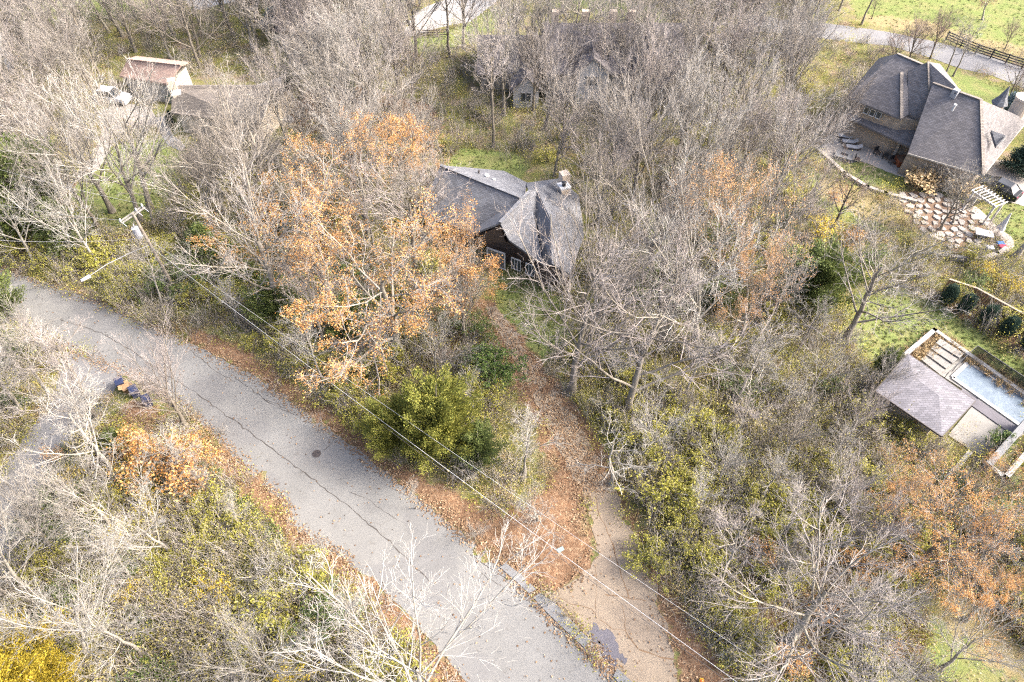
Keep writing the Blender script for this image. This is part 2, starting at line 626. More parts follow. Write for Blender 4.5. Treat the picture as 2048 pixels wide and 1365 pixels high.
LAWNS = {
    'centre': [(972, 548), (1010, 540), (1075, 566), (1135, 600), (1140, 690), (1110, 722), (1080, 724), (1035, 660), (995, 605)],
    'behind': [(885, 330), (905, 305), (945, 300), (1040, 308), (1062, 335), (1040, 362), (950, 352)],
    'left': [(140, 385), (215, 300), (260, 280), (330, 275), (372, 305), (345, 380), (310, 450), (235, 470), (150, 440)],
    'pool': [(1685, 625), (1730, 580), (1800, 578), (1870, 605), (1950, 655), (2075, 735), (2080, 830), (1960, 735), (1870, 662), (1815, 710), (1740, 720), (1690, 680)],
    'east': [(1292, 450), (1335, 425), (1352, 470), (1345, 560), (1300, 545)],
    'yard': [(1860, 128), (1900, 138), (1980, 165), (2080, 200), (2080, 270), (1990, 240), (1930, 190), (1880, 160)],
    'terrace': [(1635, 305), (1660, 300), (1720, 325), (1780, 330), (1808, 352), (1800, 372), (1740, 375), (1690, 362)],
    'corner': [(1955, 430), (1985, 410), (2080, 400), (2080, 500), (2030, 505), (2012, 470)],
    'field': [(1690, -20), (2120, -20), (2120, 130), (1960, 100), (1870, 75), (1790, 58), (1715, 42)],
    'field_west': [(1080, 8), (1180, -10), (1330, 20), (1340, 70), (1280, 62), (1200, 30)],
    'drive_edge': [(810, 80), (900, 62), (960, 30), (1010, 10), (990, 60), (900, 100), (820, 110)],
    'south': [(1870, 1190), (1930, 1150), (2010, 1240), (2110, 1330), (2150, 1450), (1900, 1420), (1840, 1330)],
    'far_left': [(0, 20), (100, -10), (330, -10), (350, 15), (200, 40), (60, 50)],
    'mid_strip': [(1610, 330), (1640, 350), (1740, 395), (1800, 430), (1760, 470), (1690, 450), (1620, 400)],
    'wall_side': [(1990, 985), (2080, 900), (2080, 1010), (2040, 1060), (1930, 1010), (1960, 960)],
}
DRY = {
    'south': [(1820, 1160), (1900, 1150), (1990, 1230), (2080, 1330), (2060, 1380), (1930, 1300)],
    'terrace_edge': [(1640, 345), (1740, 385), (1800, 395), (1900, 450), (1850, 470), (1720, 440), (1640, 390)],
    'field_edge': [(1715, 42), (1790, 58), (1870, 72), (1960, 98), (2120, 135), (2120, 110), (1960, 78), (1850, 40), (1720, 30)],
    'east_bank': [(1900, 600), (1960, 560), (2080, 540), (2080, 650), (2000, 625)],
}
LITTER = [VERGE, VERGE_S, VERGE_E, LEAFY,
          [(610, 180), (700, 170), (860, 210), (890, 260), (800, 290), (640, 270), (560, 240)],       # oak floor behind the orange oaks
          [(1440, 1080), (1560, 1040), (1700, 1060), (1800, 1120), (1860, 1220), (1840, 1330), (1700, 1420), (1540, 1380), (1480, 1260)],
          [(100, 395), (150, 360), (210, 440), (280, 470), (200, 500), (110, 450)],
          [(1800, 560), (1900, 590), (2000, 645), (2080, 700), (2080, 740), (1990, 680), (1880, 612)],  # mulch below the evergreens
          [(560, 520), (720, 500), (900, 560), (960, 640), (900, 740), (760, 740), (600, 640)],
          [(1780, 900), (1960, 960), (2080, 1100), (2080, 1330), (1980, 1290), (1880, 1180), (1780, 1050)]]
FAR_ROAD = [(1500, 30), (1600, 42), (1640, 46), (1720, 56), (1783, 66), (1870, 84), (1951, 106), (2100, 150), (2100, 200), (2045, 176), (1985, 152),
            (1919, 137), (1860, 116), (1779, 92), (1690, 84), (1600, 72), (1500, 62)]
PALE_DRIVE = [(806, 76), (815, 45), (835, 22), (872, 6), (930, -12), (1010, -14), (985, 10), (940, 44), (885, 54), (828, 72)]
WHITE_PAD = [(358, -12), (372, 6), (386, 20), (404, 20), (440, 9), (492, 2), (500, -14)]
WEST_PAD = [(-20, 62), (10, 66), (30, 130), (24, 150), (-30, 120)]
LEFT_DRIVE = [(128, 362), (170, 330), (190, 300), (205, 262), (190, 222), (240, 205), (300, 215), (320, 245), (262, 262), (222, 295), (200, 335), (150, 366)]
LEFT_WALK = [(312, 236), (330, 232), (344, 268), (372, 294), (362, 303), (334, 290), (318, 262)]
HOUSE_DRIVE = [(1985, 372), (1960, 340), (1975, 318), (2010, 322), (2100, 360), (2100, 425), (2045, 412), (2000, 400)]
PATIO = [(1618, 285), (1680, 262), (1760, 292), (1830, 322), (1850, 345), (1830, 362), (1790, 350), (1720, 322), (1700, 328), (1650, 312)]
GARDEN_PATH = [(1940, 405), (1965, 425), (1992, 452), (2022, 474), (2030, 492), (2012, 506), (1970, 500), (1968, 490), (2002, 486), (2000, 474), (1975, 458), (1950, 432), (1925, 415)]

zl = {k: poly_w(v) for k, v in LAWNS.items()}
zd = {k: poly_w(v) for k, v in DRY.items()}
zt = [poly_w(v) for v in LITTER]
w_band = poly_w(BAND_S)
zt.append(w_band)
w_road, w_lane, w_drive = poly_w(ROAD), poly_w(LANE), poly_w(DRIVE)
paved = [w_road, w_lane, w_drive] + [poly_w(q) for q in (FAR_ROAD, PALE_DRIVE, WHITE_PAD, WEST_PAD, LEFT_DRIVE, LEFT_WALK, HOUSE_DRIVE, PATIO, GARDEN_PATH)] + [poly_w([(1790, 388), (1850, 385), (1920, 400), (1955, 430), (1975, 465), (1960, 505), (1905, 508), (1870, 480), (1820, 445)])]
BUILT = [poly_w(q) for q in (
    [(830, 420), (890, 335), (1050, 340), (1170, 390), (1180, 480), (1110, 560), (980, 540)],
    [(1680, 250), (1790, 120), (1900, 130), (2080, 220), (2070, 330), (1970, 400), (1850, 345)],
    [(300, 250), (310, 150), (540, 165), (600, 260), (540, 300), (400, 290)],
    [(225, 165), (250, 115), (380, 135), (360, 190)],
    [(950, 110), (960, 30), (1370, 40), (1370, 130), (1150, 140)],
    [(1755, 790), (1810, 705), (1870, 655), (2100, 800), (2080, 880), (2000, 960), (1890, 880)])]


def any_in(polys, X, Y):
    r = np.zeros(np.shape(X), bool)
    for q in polys:
        r |= inside(q, X, Y)
    return r


def soft(polys, X, Y, s=0.45, n=5):
    a = np.zeros(np.shape(X))
    r = np.random.default_rng(3)
    for k in range(n):
        a += any_in(polys, X + r.normal(0, s, np.shape(X)), Y + r.normal(0, s, np.shape(X)))
    return a / n


# one sheet; its cells are shared out between wood floor, lawns and leaf-covered verge without overlap
xs = np.concatenate([[-3000, -1200, -500, -260, -170, -130], np.arange(-105, 105.1, 0.6), [130, 170, 260, 500, 1200, 3000]])
ys = np.concatenate([[-3000, -900, -300, -100, -40, -12], np.arange(-3, 128, 0.6), [150, 200, 320, 700, 1500, 3500]])
GX, GY = np.meshgrid(xs, ys)
fx, fy = GX.ravel(), GY.ravel()
lawn_w = soft(list(zl.values()), fx, fy)
lit_w = soft(zt, fx, fy)
dry_w = soft(list(zd.values()), fx, fy, .7)
flat = np.clip(soft(paved + BUILT + list(zl.values()), fx, fy, 1.0, 7) * 3, 0, 1)
core = (np.abs(fx) < 105) & (fy > -3) & (fy < 128)
hz = (0.10 * np.sin(fx * .9 + 1.3 * np.sin(fy * .7)) * np.cos(fy * 1.1) + 0.14 + rng.normal(0, .035, fx.shape)) * (1 - flat) * core
gv = np.stack([fx, fy, hz], 1)
nx, ny = len(xs), len(ys)
ii, jj = np.meshgrid(np.arange(nx - 1), np.arange(ny - 1))
a0 = (jj * nx + ii).ravel()
quads = np.stack([a0, a0 + 1, a0 + 1 + nx, a0 + nx], 1)
cxm = fx[quads].mean(1); cym = fy[quads].mean(1)
zone = np.zeros(len(quads), int)
zone[any_in(zt[:4], cxm, cym)] = 1
names = list(zl)
for k, nme in enumerate(names):
    zone[inside(zl[nme], cxm, cym)] = 2 + k
zc = np.stack([lawn_w, lit_w, dry_w, np.ones_like(lawn_w)], 1).astype(np.float32)


def ground_piece(name, sel):
    q = quads[sel]
    used, inv = np.unique(q, return_inverse=True)
    me = fast_mesh(name, gv[used], inv.reshape(-1, 4), 'ground', True)
    at = me.attributes.new('zone', 'FLOAT_COLOR', 'POINT')
    at.data.foreach_set('color', zc[used].ravel())
    o = link(bpy.data.objects.new(name, me))
    return tag(o, kind='structure')


ground_piece('ground', zone == 0)
ground_piece('leaf_covered_verge', zone == 1)
for k in range(len(names)):
    if (zone == 2 + k).any():
        ground_piece('lawn', zone == 2 + k)


def paving(name, pts, mat, z1=0.03, jit=0.05, step=0.5, seed=1):
    return tag(MB().slab(ragged(pts, step, jit, 0, seed), -0.06, z1).obj(name, mat), kind='structure')


road = paving('road', ROAD, 'asphalt', 0.030, .09, .4, 2)
lane = paving('side_lane', LANE, 'asphalt_lane', 0.026, .09, .4, 3)
drive = paving('driveway', DRIVE, 'concrete_tan', 0.022, .13, .4, 4)
paving('far_road', FAR_ROAD, 'asphalt_far', 0.03, .05)
paving('pale_driveway', PALE_DRIVE, 'concrete_pale', 0.03)
paving('parking_pad', WHITE_PAD, 'concrete_pale', 0.03)
paving('parking_pad', WEST_PAD, 'concrete_pale', 0.03)
paving('gravel_driveway', LEFT_DRIVE, 'gravel', 0.03, .12)
paving('garden_walk', LEFT_WALK, 'kerb_stone', 0.04, .03)
paving('house_driveway', HOUSE_DRIVE, 'stone_pale', 0.03, .03)
paving('patio', PATIO, 'stone_pale', 0.05, .05)
paving('garden_path', GARDEN_PATH, 'stone_pale', 0.04, .05)


def strip(pts, w, name, mat, parent, z=0.034, wob=0.05, seed=0):
    """a seam or crack: a narrow wandering strip lying on the paving"""
    r = np.random.default_rng(seed)
    W = poly_w(pts)
    q = [W[0]]
    for a, b in zip(W[:-1], W[1:]):
        n = max(1, int(np.linalg.norm(b - a) / .35))
        for k in range(1, n + 1):
            q.append(a + (b - a) * k / n + r.normal(0, wob, 2))
    q = np.array(q)
    d = np.gradient(q, axis=0); d /= np.linalg.norm(d, axis=1)[:, None] + 1e-9
    nrm = np.stack([-d[:, 1], d[:, 0]], 1)
    hw = (w * r.uniform(.35, 1.25, len(q)) / 2)[:, None]
    Lp, Rp = q + nrm * hw, q - nrm * hw
    V = np.concatenate([np.c_[Lp, np.full(len(q), z)], np.c_[Rp, np.full(len(q), z)]])
    n = len(q)
    F = np.array([[n + i, n + i + 1, i + 1, i] for i in range(n - 1)])
    o = link(bpy.data.objects.new(name, fast_mesh(name, V, F, mat)))
    o.parent = parent
    return o


for k, (pts, w) in enumerate([
        ([(210, 672), (262, 700), (300, 728), (352, 762), (405, 795), (470, 843), (540, 895), (630, 962), (706, 1020), (780, 1085), (860, 1165)], .085),
        ([(470, 758), (500, 776), (530, 802), (560, 818), (610, 838)], .07),
        ([(525, 797), (548, 806), (575, 822)], .06),
        ([(380, 700), (430, 742), (470, 765)], .06),
        ([(940, 1110), (1000, 1150), (1050, 1190), (1075, 1205)], .08),
        ([(960, 1145), (1010, 1180), (1062, 1205)], .05),
        ([(1062, 1203), (1100, 1245), (1150, 1285), (1190, 1330), (1228, 1372), (1290, 1450)], .10),
        ([(648, 902), (668, 880), (690, 862)], .05),
        ([(120, 640), (170, 655), (215, 672)], .07),
        ([(700, 985), (740, 1000), (790, 1040)], .04)]):
    strip(pts, w, 'crack', 'crack', road, .034, .045, 20 + k)
for k, (pts, w) in enumerate([
        ([(1192, 990), (1198, 1030), (1212, 1055), (1228, 1100), (1236, 1130), (1248, 1165), (1258, 1195)], .09),
        ([(1210, 1190), (1258, 1196), (1290, 1202)], .08),
        ([(1244, 1210), (1250, 1240), (1252, 1262)], .05),
        ([(1200, 1240), (1225, 1258), (1250, 1262), (1262, 1280), (1275, 1298)], .07),
        ([(1278, 1300), (1310, 1312), (1350, 1320)], .09),
        ([(1190, 1130), (1194, 1160), (1192, 1200), (1192, 1235)], .05),
        ([(1110, 1195), (1150, 1210), (1185, 1218), (1192, 1232)], .06)]):
    strip(pts, w, 'crack', 'crack_brown', drive, .027, .04, 40 + k)

# black patch of old asphalt and pale bare spot at the mouth of the driveway
tar_px = [(1176, 1268), (1190, 1248), (1200, 1262), (1222, 1262), (1236, 1285), (1238, 1305), (1256, 1318), (1250, 1330), (1236, 1318), (1234, 1334), (1222, 1342), (1208, 1320), (1196, 1306), (1204, 1280), (1190, 1290), (1178, 1288)]
o = MB().slab(ragged(tar_px, .15, .07, 0, 9), 0.0, .034).obj('tar_patch', 'tar', drive)
o = MB().slab(ragged([(1166, 1292), (1184, 1284), (1200, 1305), (1212, 1326), (1228, 1330), (1222, 1348), (1205, 1335), (1180, 1308)], .2, .05, 0, 10), 0.0, .033).obj('bare_patch', 'concrete_pale', drive)


def kerb(pts_out, pts_in, seed):
    w = [*(P(*q) for q in pts_out), *(P(*q) for q in pts_in[::-1])]
    o = MB().slab([q[:2] for q in w], -.05, .115).obj('kerb', 'kerb_stone')
    return tag(o, kind='structure')


kerb([(1066, 1196), (1090, 1222), (1118, 1250), (1146, 1276)], [(1080, 1188), (1108, 1206), (1136, 1234), (1160, 1262)], 1)
kerb([(1148, 1278), (1168, 1296)], [(1162, 1264), (1182, 1282)], 2)
kerb([(1226, 1354), (1262, 1396), (1300, 1440)], [(1234, 1338), (1272, 1372), (1318, 1424)], 3)
kerb([(1000, 1136), (1030, 1162), (1058, 1188)], [(1012, 1128), (1044, 1152), (1072, 1180)], 4)

# ================================================================== BUILDINGS
def rebase(root, loc):
    """children were laid out in place: bring them into the thing's own frame"""
    loc = Vector(loc)
    seen = set()

    def go(o):
        for ch in o.children:
            if ch.location.length > 1e-6:
                ch.location = ch.location - loc
            else:
                if ch.type == 'MESH' and ch.data.name not in seen:
                    seen.add(ch.data.name)
                    ch.data.transform(Matrix.Translation(-loc))
                go(ch)
    go(root)
    root.location = loc


def shell(name, mat, parent, verts, faces, thick=0.22):
    """roof slopes with real thickness and a fascia all round"""
    mb = MB()
    V = [Vector(v) for v in verts]
    n = len(V)
    mb.v = [tuple(v) for v in V] + [tuple(v - Vector((0, 0, thick))) for v in V]
    edges = {}
    for f in faces:
        nrm = Vector((0, 0, 0))
        for k in range(len(f)):
            a, b = V[f[k]], V[f[(k + 1) % len(f)]]
            nrm += a.cross(b)
        if nrm.z < 0:
            f = f[::-1]
        tri = [tuple(f)] if len(f) < 5 else [(f[0], f[k], f[k + 1]) for k in range(1, len(f) - 1)]
        for t in tri:
            mb.f.append(t)
            mb.f.append(tuple(n + q for q in t[::-1]))
            for k in range(len(t)):
                e = (t[k], t[(k + 1) % len(t)])
                edges[e] = 1
    for (a, b) in edges:
        if (b, a) not in edges:
            mb.f.append((b, a, n + a, n + b))
    return mb.obj(name, mat, parent)


def walls(mat, parent, foot, z1, inset=0.45, z0=-0.1):
    foot = [Vector((p[0], p[1])) for p in foot]
    c = sum(foot, Vector((0, 0))) / len(foot)
    q = [p + (c - p).normalized() * inset * 1.3 for p in foot]
    return MB().slab(q, z0, z1).obj('wall', mat, parent), q


def window(parent, a, b, z0, z1, out, bars=1, frame='white_paint', name='window'):
    """frame and pane set on the wall between ground points a and b; out = outward normal"""
    a = Vector((a[0], a[1], 0)); b = Vector((b[0], b[1], 0)); out = Vector((out[0], out[1], 0)).normalized()
    o1 = out * .03
    t = .09
    mb = MB()
    lo, hi = Vector((0, 0, z0)), Vector((0, 0, z1))
    mb.beam(a + lo + o1, b + lo + o1, t, t); mb.beam(a + hi + o1, b + hi + o1, t, t)
    d = (b - a)
    for k in range(bars + 2):
        p = a + d * k / (bars + 1) + o1
        mb.beam(p + lo, p + hi, t * .8, t * .7)
    w = mb.obj(name, frame, parent)
    dn = d.normalized()
    p = MB().hexa([a + lo - out * .02, b + lo - out * .02, b + lo + out * .012, a + lo + out * .012],
                  [a + hi - out * .02, b + hi - out * .02, b + hi + out * .012, a + hi + out * .012]).obj('pane', 'glass', w)
    return w


def vent(parent, x, y, z, r=.12, h=.5, mat='white_paint', name='vent_pipe'):
    p = PV(x, y, z)
    return MB().lathe([(r, -.3), (r, h), (r * 1.5, h + .02), (r * 1.3, h + .12)], p, 10).obj(name, mat, parent)


def ridge_cap(parent, pts, mat):
    mb = MB()
    q = [PV(*p) for p in pts]
    for a, b in zip(q[:-1], q[1:]):
        mb.beam(a + Vector((0, 0, .03)), b + Vector((0, 0, .03)), .34, .10)
    return mb.obj('ridge_cap', mat, parent)


# ---------------------------------------------------------------- grey-roofed house in the middle of the wood
h = empty('house')
tag(h, 'grey shingled house half hidden behind the orange oaks at the head of the driveway', 'house')
v = dict(a1=PV(881, 331, 6.5), a2=PV(1048, 398, 6.5), e1=PV(838, 428, 3), e2=PV(957, 470, 3), b1=PV(918, 334, 3.4), b2=PV(1008, 342, 3.4), b3=PV(1055, 366, 3.6))
vv = list(v.values())
shell('roof', 'shingle_slate', h, vv, [(2, 3, 1, 0), (0, 1, 6, 5, 4)])
vg = [PV(1058, 384, 6.6), PV(1000, 446, 6.3), PV(920, 478, 3.3), PV(1034, 400, 5.4), PV(1018, 480, 4.4), PV(1087, 530, 2.9), PV(1066, 428, 4.9)]
shell('roof', 'shingle_grey', h, vg, [(1, 2, 3, 0), (0, 1, 4, 5, 6)])
vh = [PV(1066, 428, 4.7), PV(1087, 530, 2.9), PV(1104, 528, 4.6), PV(1100, 436, 6.0), PV(1074, 380, 6.0), PV(1168, 472, 3.0), PV(1158, 392, 3.0), PV(1120, 358, 3.0), PV(1140, 548, 3.0)]
shell('roof', 'shingle_slate', h, vh, [(0, 1, 2, 3), (3, 2, 8, 5, 6), (3, 6, 7, 4), (3, 4, 0)])
shell('roof', 'shingle_grey', h, [PV(1053, 366, 3.7), PV(1120, 357, 3.0), PV(1075, 380, 5.9), PV(1057, 384, 6.5)], [(0, 1, 2, 3)])
shell('roof', 'shingle_grey', h, [PV(1055, 382, 6.5), PV(1062, 440, 4.6), PV(1078, 378, 5.9), PV(1072, 440, 4.6)], [(0, 1, 3, 2)])
ridge_cap(h, [(881, 331, 6.5), (1048, 398, 6.5)], 'shingle_grey')
ridge_cap(h, [(1058, 384, 6.6), (1000, 446, 6.3)], 'shingle_grey')
walls('wood_dark', h, [v['e1'], v['e2'], PV(1040, 420, 3), PV(1050, 372, 3), v['b2'], v['b1']], 2.8, .7)
wl, q = walls('wood_dark', h, [PV(960, 478, 3.0), PV(1018, 484, 3), PV(1087, 532, 3), PV(1138, 548, 3), PV(1166, 470, 3), PV(1156, 395, 3), PV(1050, 400, 3)], 2.75, .4)
# gable triangle under the projecting roof
MB().face([PV(935, 484, 3.0), PV(1012, 486, 3.4), PV(1000, 452, 5.9)]).face([PV(1012, 486, 3.4) + Vector((0, .2, 0)), PV(935, 484, 3.0) + Vector((0, .2, 0)), PV(1000, 452, 5.9) + Vector((0, .2, 0))]).obj('gable', 'wood_dark', h)


def garage(a, b, z0, z1):
    A, B = PV(*a, 0), PV(*b, 0)
    d = (B - A).normalized(); out = Vector((d.y, -d.x, 0))
    if out.y > 0:
        out = -out
    f = MB()
    for p, q_ in ((A + Vector((0, 0, z0)), A + Vector((0, 0, z1))), (B + Vector((0, 0, z0)), B + Vector((0, 0, z1))), (A + Vector((0, 0, z1)), B + Vector((0, 0, z1))), (A + Vector((0, 0, z0)), B + Vector((0, 0, z0)))):
        f.beam(p + out * .05, q_ + out * .05, .14, .14)
    fo = f.obj('door', 'white_paint', h)
    L = (B - A).length
    for k in range(4):
        zz = z0 + (z1 - z0) * (k + .5) / 4
        MB().beam(A + d * .07 + out * .01 + Vector((0, 0, zz)), B - d * .07 + out * .01 + Vector((0, 0, zz)), .06, (z1 - z0) / 4 - .04).obj('panel', 'wood_grey', fo)


garage((976, 528), (1010, 540), .1, 2.2)
for (a, b) in (((1024, 546), (1042, 553)), ((1052, 557), (1070, 564))):
    A, B = PV(*a, 0), PV(*b, 0)
    d = (B - A); out = Vector((d.y, -d.x, 0)).normalized()
    if out.y > 0:
        out = -out
    window(h, A + out * .1, B + out * .1, .8, 2.2, out, 2)
A, B = PV(1112, 556, 0), PV(1138, 522, 0)
window(h, A, B, 1.0, 2.4, Vector((.6, -.8, 0)), 3)
vent(h, 974, 357, 5.2, .18, .3, 'white_paint', 'roof_vent')
vent(h, 988, 363, 5.3, .12, .2, 'white_paint', 'roof_vent')
vent(h, 958, 352, 5.0, .08, .55, 'iron')
MB().box(PV(949, 345, 4.6), (1.5, .9, .16), -.5).obj('skylight', 'glass', h)
c = MB().box(PV(1128, 372, 4.6), (.9, .9, 3.2), .4).obj('chimney', 'brick_pale', h)
MB().box(PV(1128, 372, 6.3) , (1.1, 1.1, .16), .4).obj('cap', 'white_paint', c)
MB().lathe([(.2, 0), (.2, .4), (.28, .42), (.1, .55)], PV(1128, 372, 6.38), 10).obj('flue', 'black_metal', c)
rebase(h, PV(1010, 470, 0))

# ---------------------------------------------------------------- big tan and slate house
h = empty('house')
tag(h, 'large slate-roofed tan brick house with many hips, a small turret and an end dormer', 'house')
R1, R2 = PV(1866, 166, 8.6), PV(1962, 200, 8.6)
F1, F2, E_ = PV(1816, 306, 3.3), PV(1967, 350, 3.3), PV(2056, 240, 3.3)
nb = Vector((.714, .70, 0))
B1 = Vector((R1.x, R1.y, 3.3)) + nb * 7
shell('roof', 'shingle_brown', h, [R1, R2, F1, F2, E_, B1], [(2, 3, 1, 0), (3, 4, 1), (4, 5, 0, 1)])
M1, M2 = PV(1795, 108, 9.0), PV(1846, 130, 9.0)
L_, Rr = PV(1694, 192, 5.0), PV(1836, 238, 5.0)
BL = Vector((M1.x, M1.y, 5)) + nb * 6 - Vector((2.5, -2.5, 0)); BR = Vector((M2.x, M2.y, 5)) + nb * 6
shell('roof', 'shingle_brown', h, [M1, M2, L_, Rr, BL, BR], [(2, 3, 1, 0), (4, 2, 0), (5, 4, 0, 1)])
shell('roof', 'shingle_brown', h, [PV(1700, 197, 5.1), PV(1803, 238, 5.1), PV(1803, 145, 8.4), PV(1817, 229, 5.4), PV(1815, 138, 8.75)], [(0, 1, 2), (1, 3, 4, 2), (0, 2, 4)])
shell('roof', 'shingle_brown', h, [PV(1817, 229, 5.2), PV(1862, 247, 5.2), PV(1857, 124, 10.0), PV(1816, 141, 8.8), PV(1875, 240, 5.3), PV(1868, 168, 8.5), PV(1926, 188, 8.6), PV(1880, 128, 7.5)],
      [(0, 1, 2, 3), (1, 4, 5, 2), (5, 6, 2), (6, 7, 2)])
shell('porch_roof', 'shingle_brown', h, [PV(1690, 233, 2.9), PV(1838, 303, 2.9), PV(1868, 268, 3.9), PV(1704, 204, 3.9)], [(0, 1, 2, 3)])
for pts in ([(1795, 108, 9), (1846, 130, 9)], [(1866, 166, 8.6), (1962, 200, 8.6)], [(1962, 200, 8.6), (1967, 350, 3.35)], [(1857, 124, 10), (1862, 247, 5.25)], [(1803, 145, 8.4), (1803, 238, 5.15)]):
    ridge_cap(h, pts, 'shingle_tan')
walls('brick_wall', h, [L_, PV(1803, 240, 5), PV(1862, 249, 5), F1, F2, E_, B1, BR, BL], 3.0, .6)
wl, q = walls('brick_wall', h, [PV(1700, 199, 5), PV(1803, 240, 5), PV(1862, 249, 5), PV(1880, 240, 5), BR, BL], 4.85, .5)
wd = (PV(1862, 249, 5) - PV(1803, 240, 5)); wd.z = 0
ou = Vector((wd.y, -wd.x, 0)).normalized()
if ou.y > 0:
    ou = -ou
for t0 in (.34, .6):
    A = PV(1812, 236, 5) + wd * t0 - ou * .15
    window(h, A, A + wd * .2, 3.95, 4.75, ou, 0)
wd2 = PV(1803, 240, 5) - PV(1700, 199, 5); wd2.z = 0
ou2 = Vector((wd2.y, -wd2.x, 0)).normalized()
if ou2.y > 0:
    ou2 = -ou2
for t0 in (.3, .42, .54):
    A = PV(1700, 199, 5) + wd2 * t0 - ou2 * .3
    window(h, A, A + wd2 * .09, 3.95, 4.75, ou2, 0)
for k, (x, y) in enumerate(((1692, 268), (1740, 292), (1786, 314), (1828, 336))):
    a = PV(x, y, 0)
    MB().box(a + Vector((0, 0, 1.4)), (.32, .32, 2.8), .8).obj('porch_post', 'cream_paint', h)
# end dormer: a small gable standing out of the lit end slope
dl, dr, dt, db = PV(1984, 262, 6.0), PV(2012, 270, 5.6), PV(2012, 270, 6.4), PV(1996, 296, 4.9)
shell('dormer', 'shingle_slate', h, [PV(1983, 261, 6.3), PV(2012, 272, 6.0), PV(1993, 293, 5.1)], [(0, 1, 2)], .3)
MB().beam(PV(1996, 296, 5.2), PV(2013, 272, 6.1), .12, .22).obj('fascia', 'cream_paint', h)
# turret with pointed cap, chimney, vents
t = PV(1995, 214, 6.0)
tu = MB().lathe([(.62, -3), (.62, .5)], t, 8).obj('turret', 'brick_wall', h)
MB().lathe([(.9, .45), (.45, 1.2), (.03, 2.5)], t, 8).obj('spire', 'shingle_slate', tu)
c = PV(2036, 222, 4.5)
ch = MB().lathe([(.95, -4.5), (.95, 1.5), (1.1, 1.5), (1.1, 1.75), (.8, 1.75)], c, 18).obj('round_chimney', 'brick_pale', h)
for x, y, z in ((1907, 217, 8.0), (1877, 234, 6.2), (1791, 176, 6.6)):
    vent(h, x, y, z, .12, .35)
mt = MB().box(PV(1910, 187, 8.5), (.6, .6, .9), .7).obj('flue_box', 'transformer_grey', h)
MB().tube([PV(1910, 187, 8.9), PV(1910, 187, 10.1)], .09).obj('flue_pipe', 'black_metal', mt)
MB().beam(F2 + Vector((0, 0, -.1)), E_ + Vector((0, 0, -.1)), .16, .16).obj('gutter', 'cream_paint', h)
MB().beam(F1 + Vector((0, 0, -.1)), F2 + Vector((0, 0, -.1)), .16, .16).obj('gutter', 'cream_paint', h)
MB().beam(PV(1694, 192, 4.95), PV(1803, 240, 4.95), .14, .14).obj('gutter', 'cream_paint', h)
MB().beam(PV(1817, 231, 5.05), PV(1862, 249, 5.05), .14, .14).obj('gutter', 'cream_paint', h)
rebase(h, PV(1860, 330, 0))

# ---------------------------------------------------------------- tan ranch house and rose-roofed garage, upper left
h = empty('house')
tag(h, 'low tan-roofed house with a pale end wall and brick chimney behind the fan-shaped trees', 'house')
a, b = PV(345, 172, 5.6), PV(548, 172, 5.6)
f1, f2 = PV(352, 224, 2.9), PV(560, 205, 2.9)
k1, k2 = PV(345, 150, 3.0), PV(525, 168, 3.2)
bk = Vector((0, 1, 0))
shell('roof', 'shingle_tan', h, [a, b, PV(342, 226, 2.9), PV(520, 248, 2.9), Vector((a.x - 1, a.y + 5, 2.9)), Vector((b.x + 1, b.y + 5, 2.9))], [(2, 3, 1, 0), (0, 1, 5, 4)])
walls('tan_siding', h, [PV(342, 226, 2.9), PV(520, 248, 2.9), Vector((b.x + 1, b.y + 5, 0)), Vector((a.x - 1, a.y + 5, 0))], 2.7, .5)
A, B_ = PV(520, 262, 0), PV(574, 236, 0)
gw = MB().slab([A[:2], B_[:2], (B_.x - .6, B_.y + 4), (A.x - 3, A.y + 3)], 0, 3.4).obj('end_wall', 'cream_paint', h)
window(h, A.lerp(B_, .25), A.lerp(B_, .5), .9, 2.2, Vector((.8, -.6, 0)), 1)
MB().hexa([PV(566, 246, 0), PV(590, 246, 0), PV(586, 236, 0), PV(566, 236, 0)], [p + Vector((0, 0, .35)) for p in (PV(566, 246, 0), PV(590, 246, 0), PV(586, 236, 0), PV(566, 236, 0))]).obj('step', 'concrete_pale', h)
c = MB().box(PV(352, 186, 4.8), (.8, .8, 3.4), .3).obj('chimney', 'brick_pale', h)
MB().box(PV(352, 186, 6.56), (1.05, 1.05, .16), .3).obj('cap', 'white_paint', c)
for k in range(3):
    A = PV(372 + 40 * k, 246 + 6 * k, 0)
    window(h, A, A + Vector((1.3, -.35, 0)), 1.0, 2.2, Vector((-.2, -1, 0)), 1)
rebase(h, PV(440, 240, 0))

h = empty('garage')
tag(h, 'garage with a faded rose-coloured roof behind the white car', 'garage')
shell('roof', 'shingle_rose', h, [PV(256, 118, 5), PV(362, 130, 5), PV(238, 152, 3), PV(334, 168, 3), PV(272, 112, 3.4), PV(376, 124, 3.4)], [(2, 3, 1, 0), (0, 1, 5, 4)])
ridge_cap(h, [(256, 118, 5), (362, 130, 5)], 'shingle_rose')
walls('cream_paint', h, [PV(238, 152, 3), PV(334, 168, 3), PV(376, 124, 3.4), PV(272, 112, 3.4)], 2.8, .35)
A = PV(262, 184, 0)
window(h, A, A + Vector((1.4, -.2, 0)), .9, 2.1, Vector((0, -1, 0)), 1)
rebase(h, PV(290, 180, 0))

# ---------------------------------------------------------------- white-gabled house at the top
h = empty('house')
tag(h, 'wide mauve-roofed white house with gabled dormers beyond the wood', 'house')


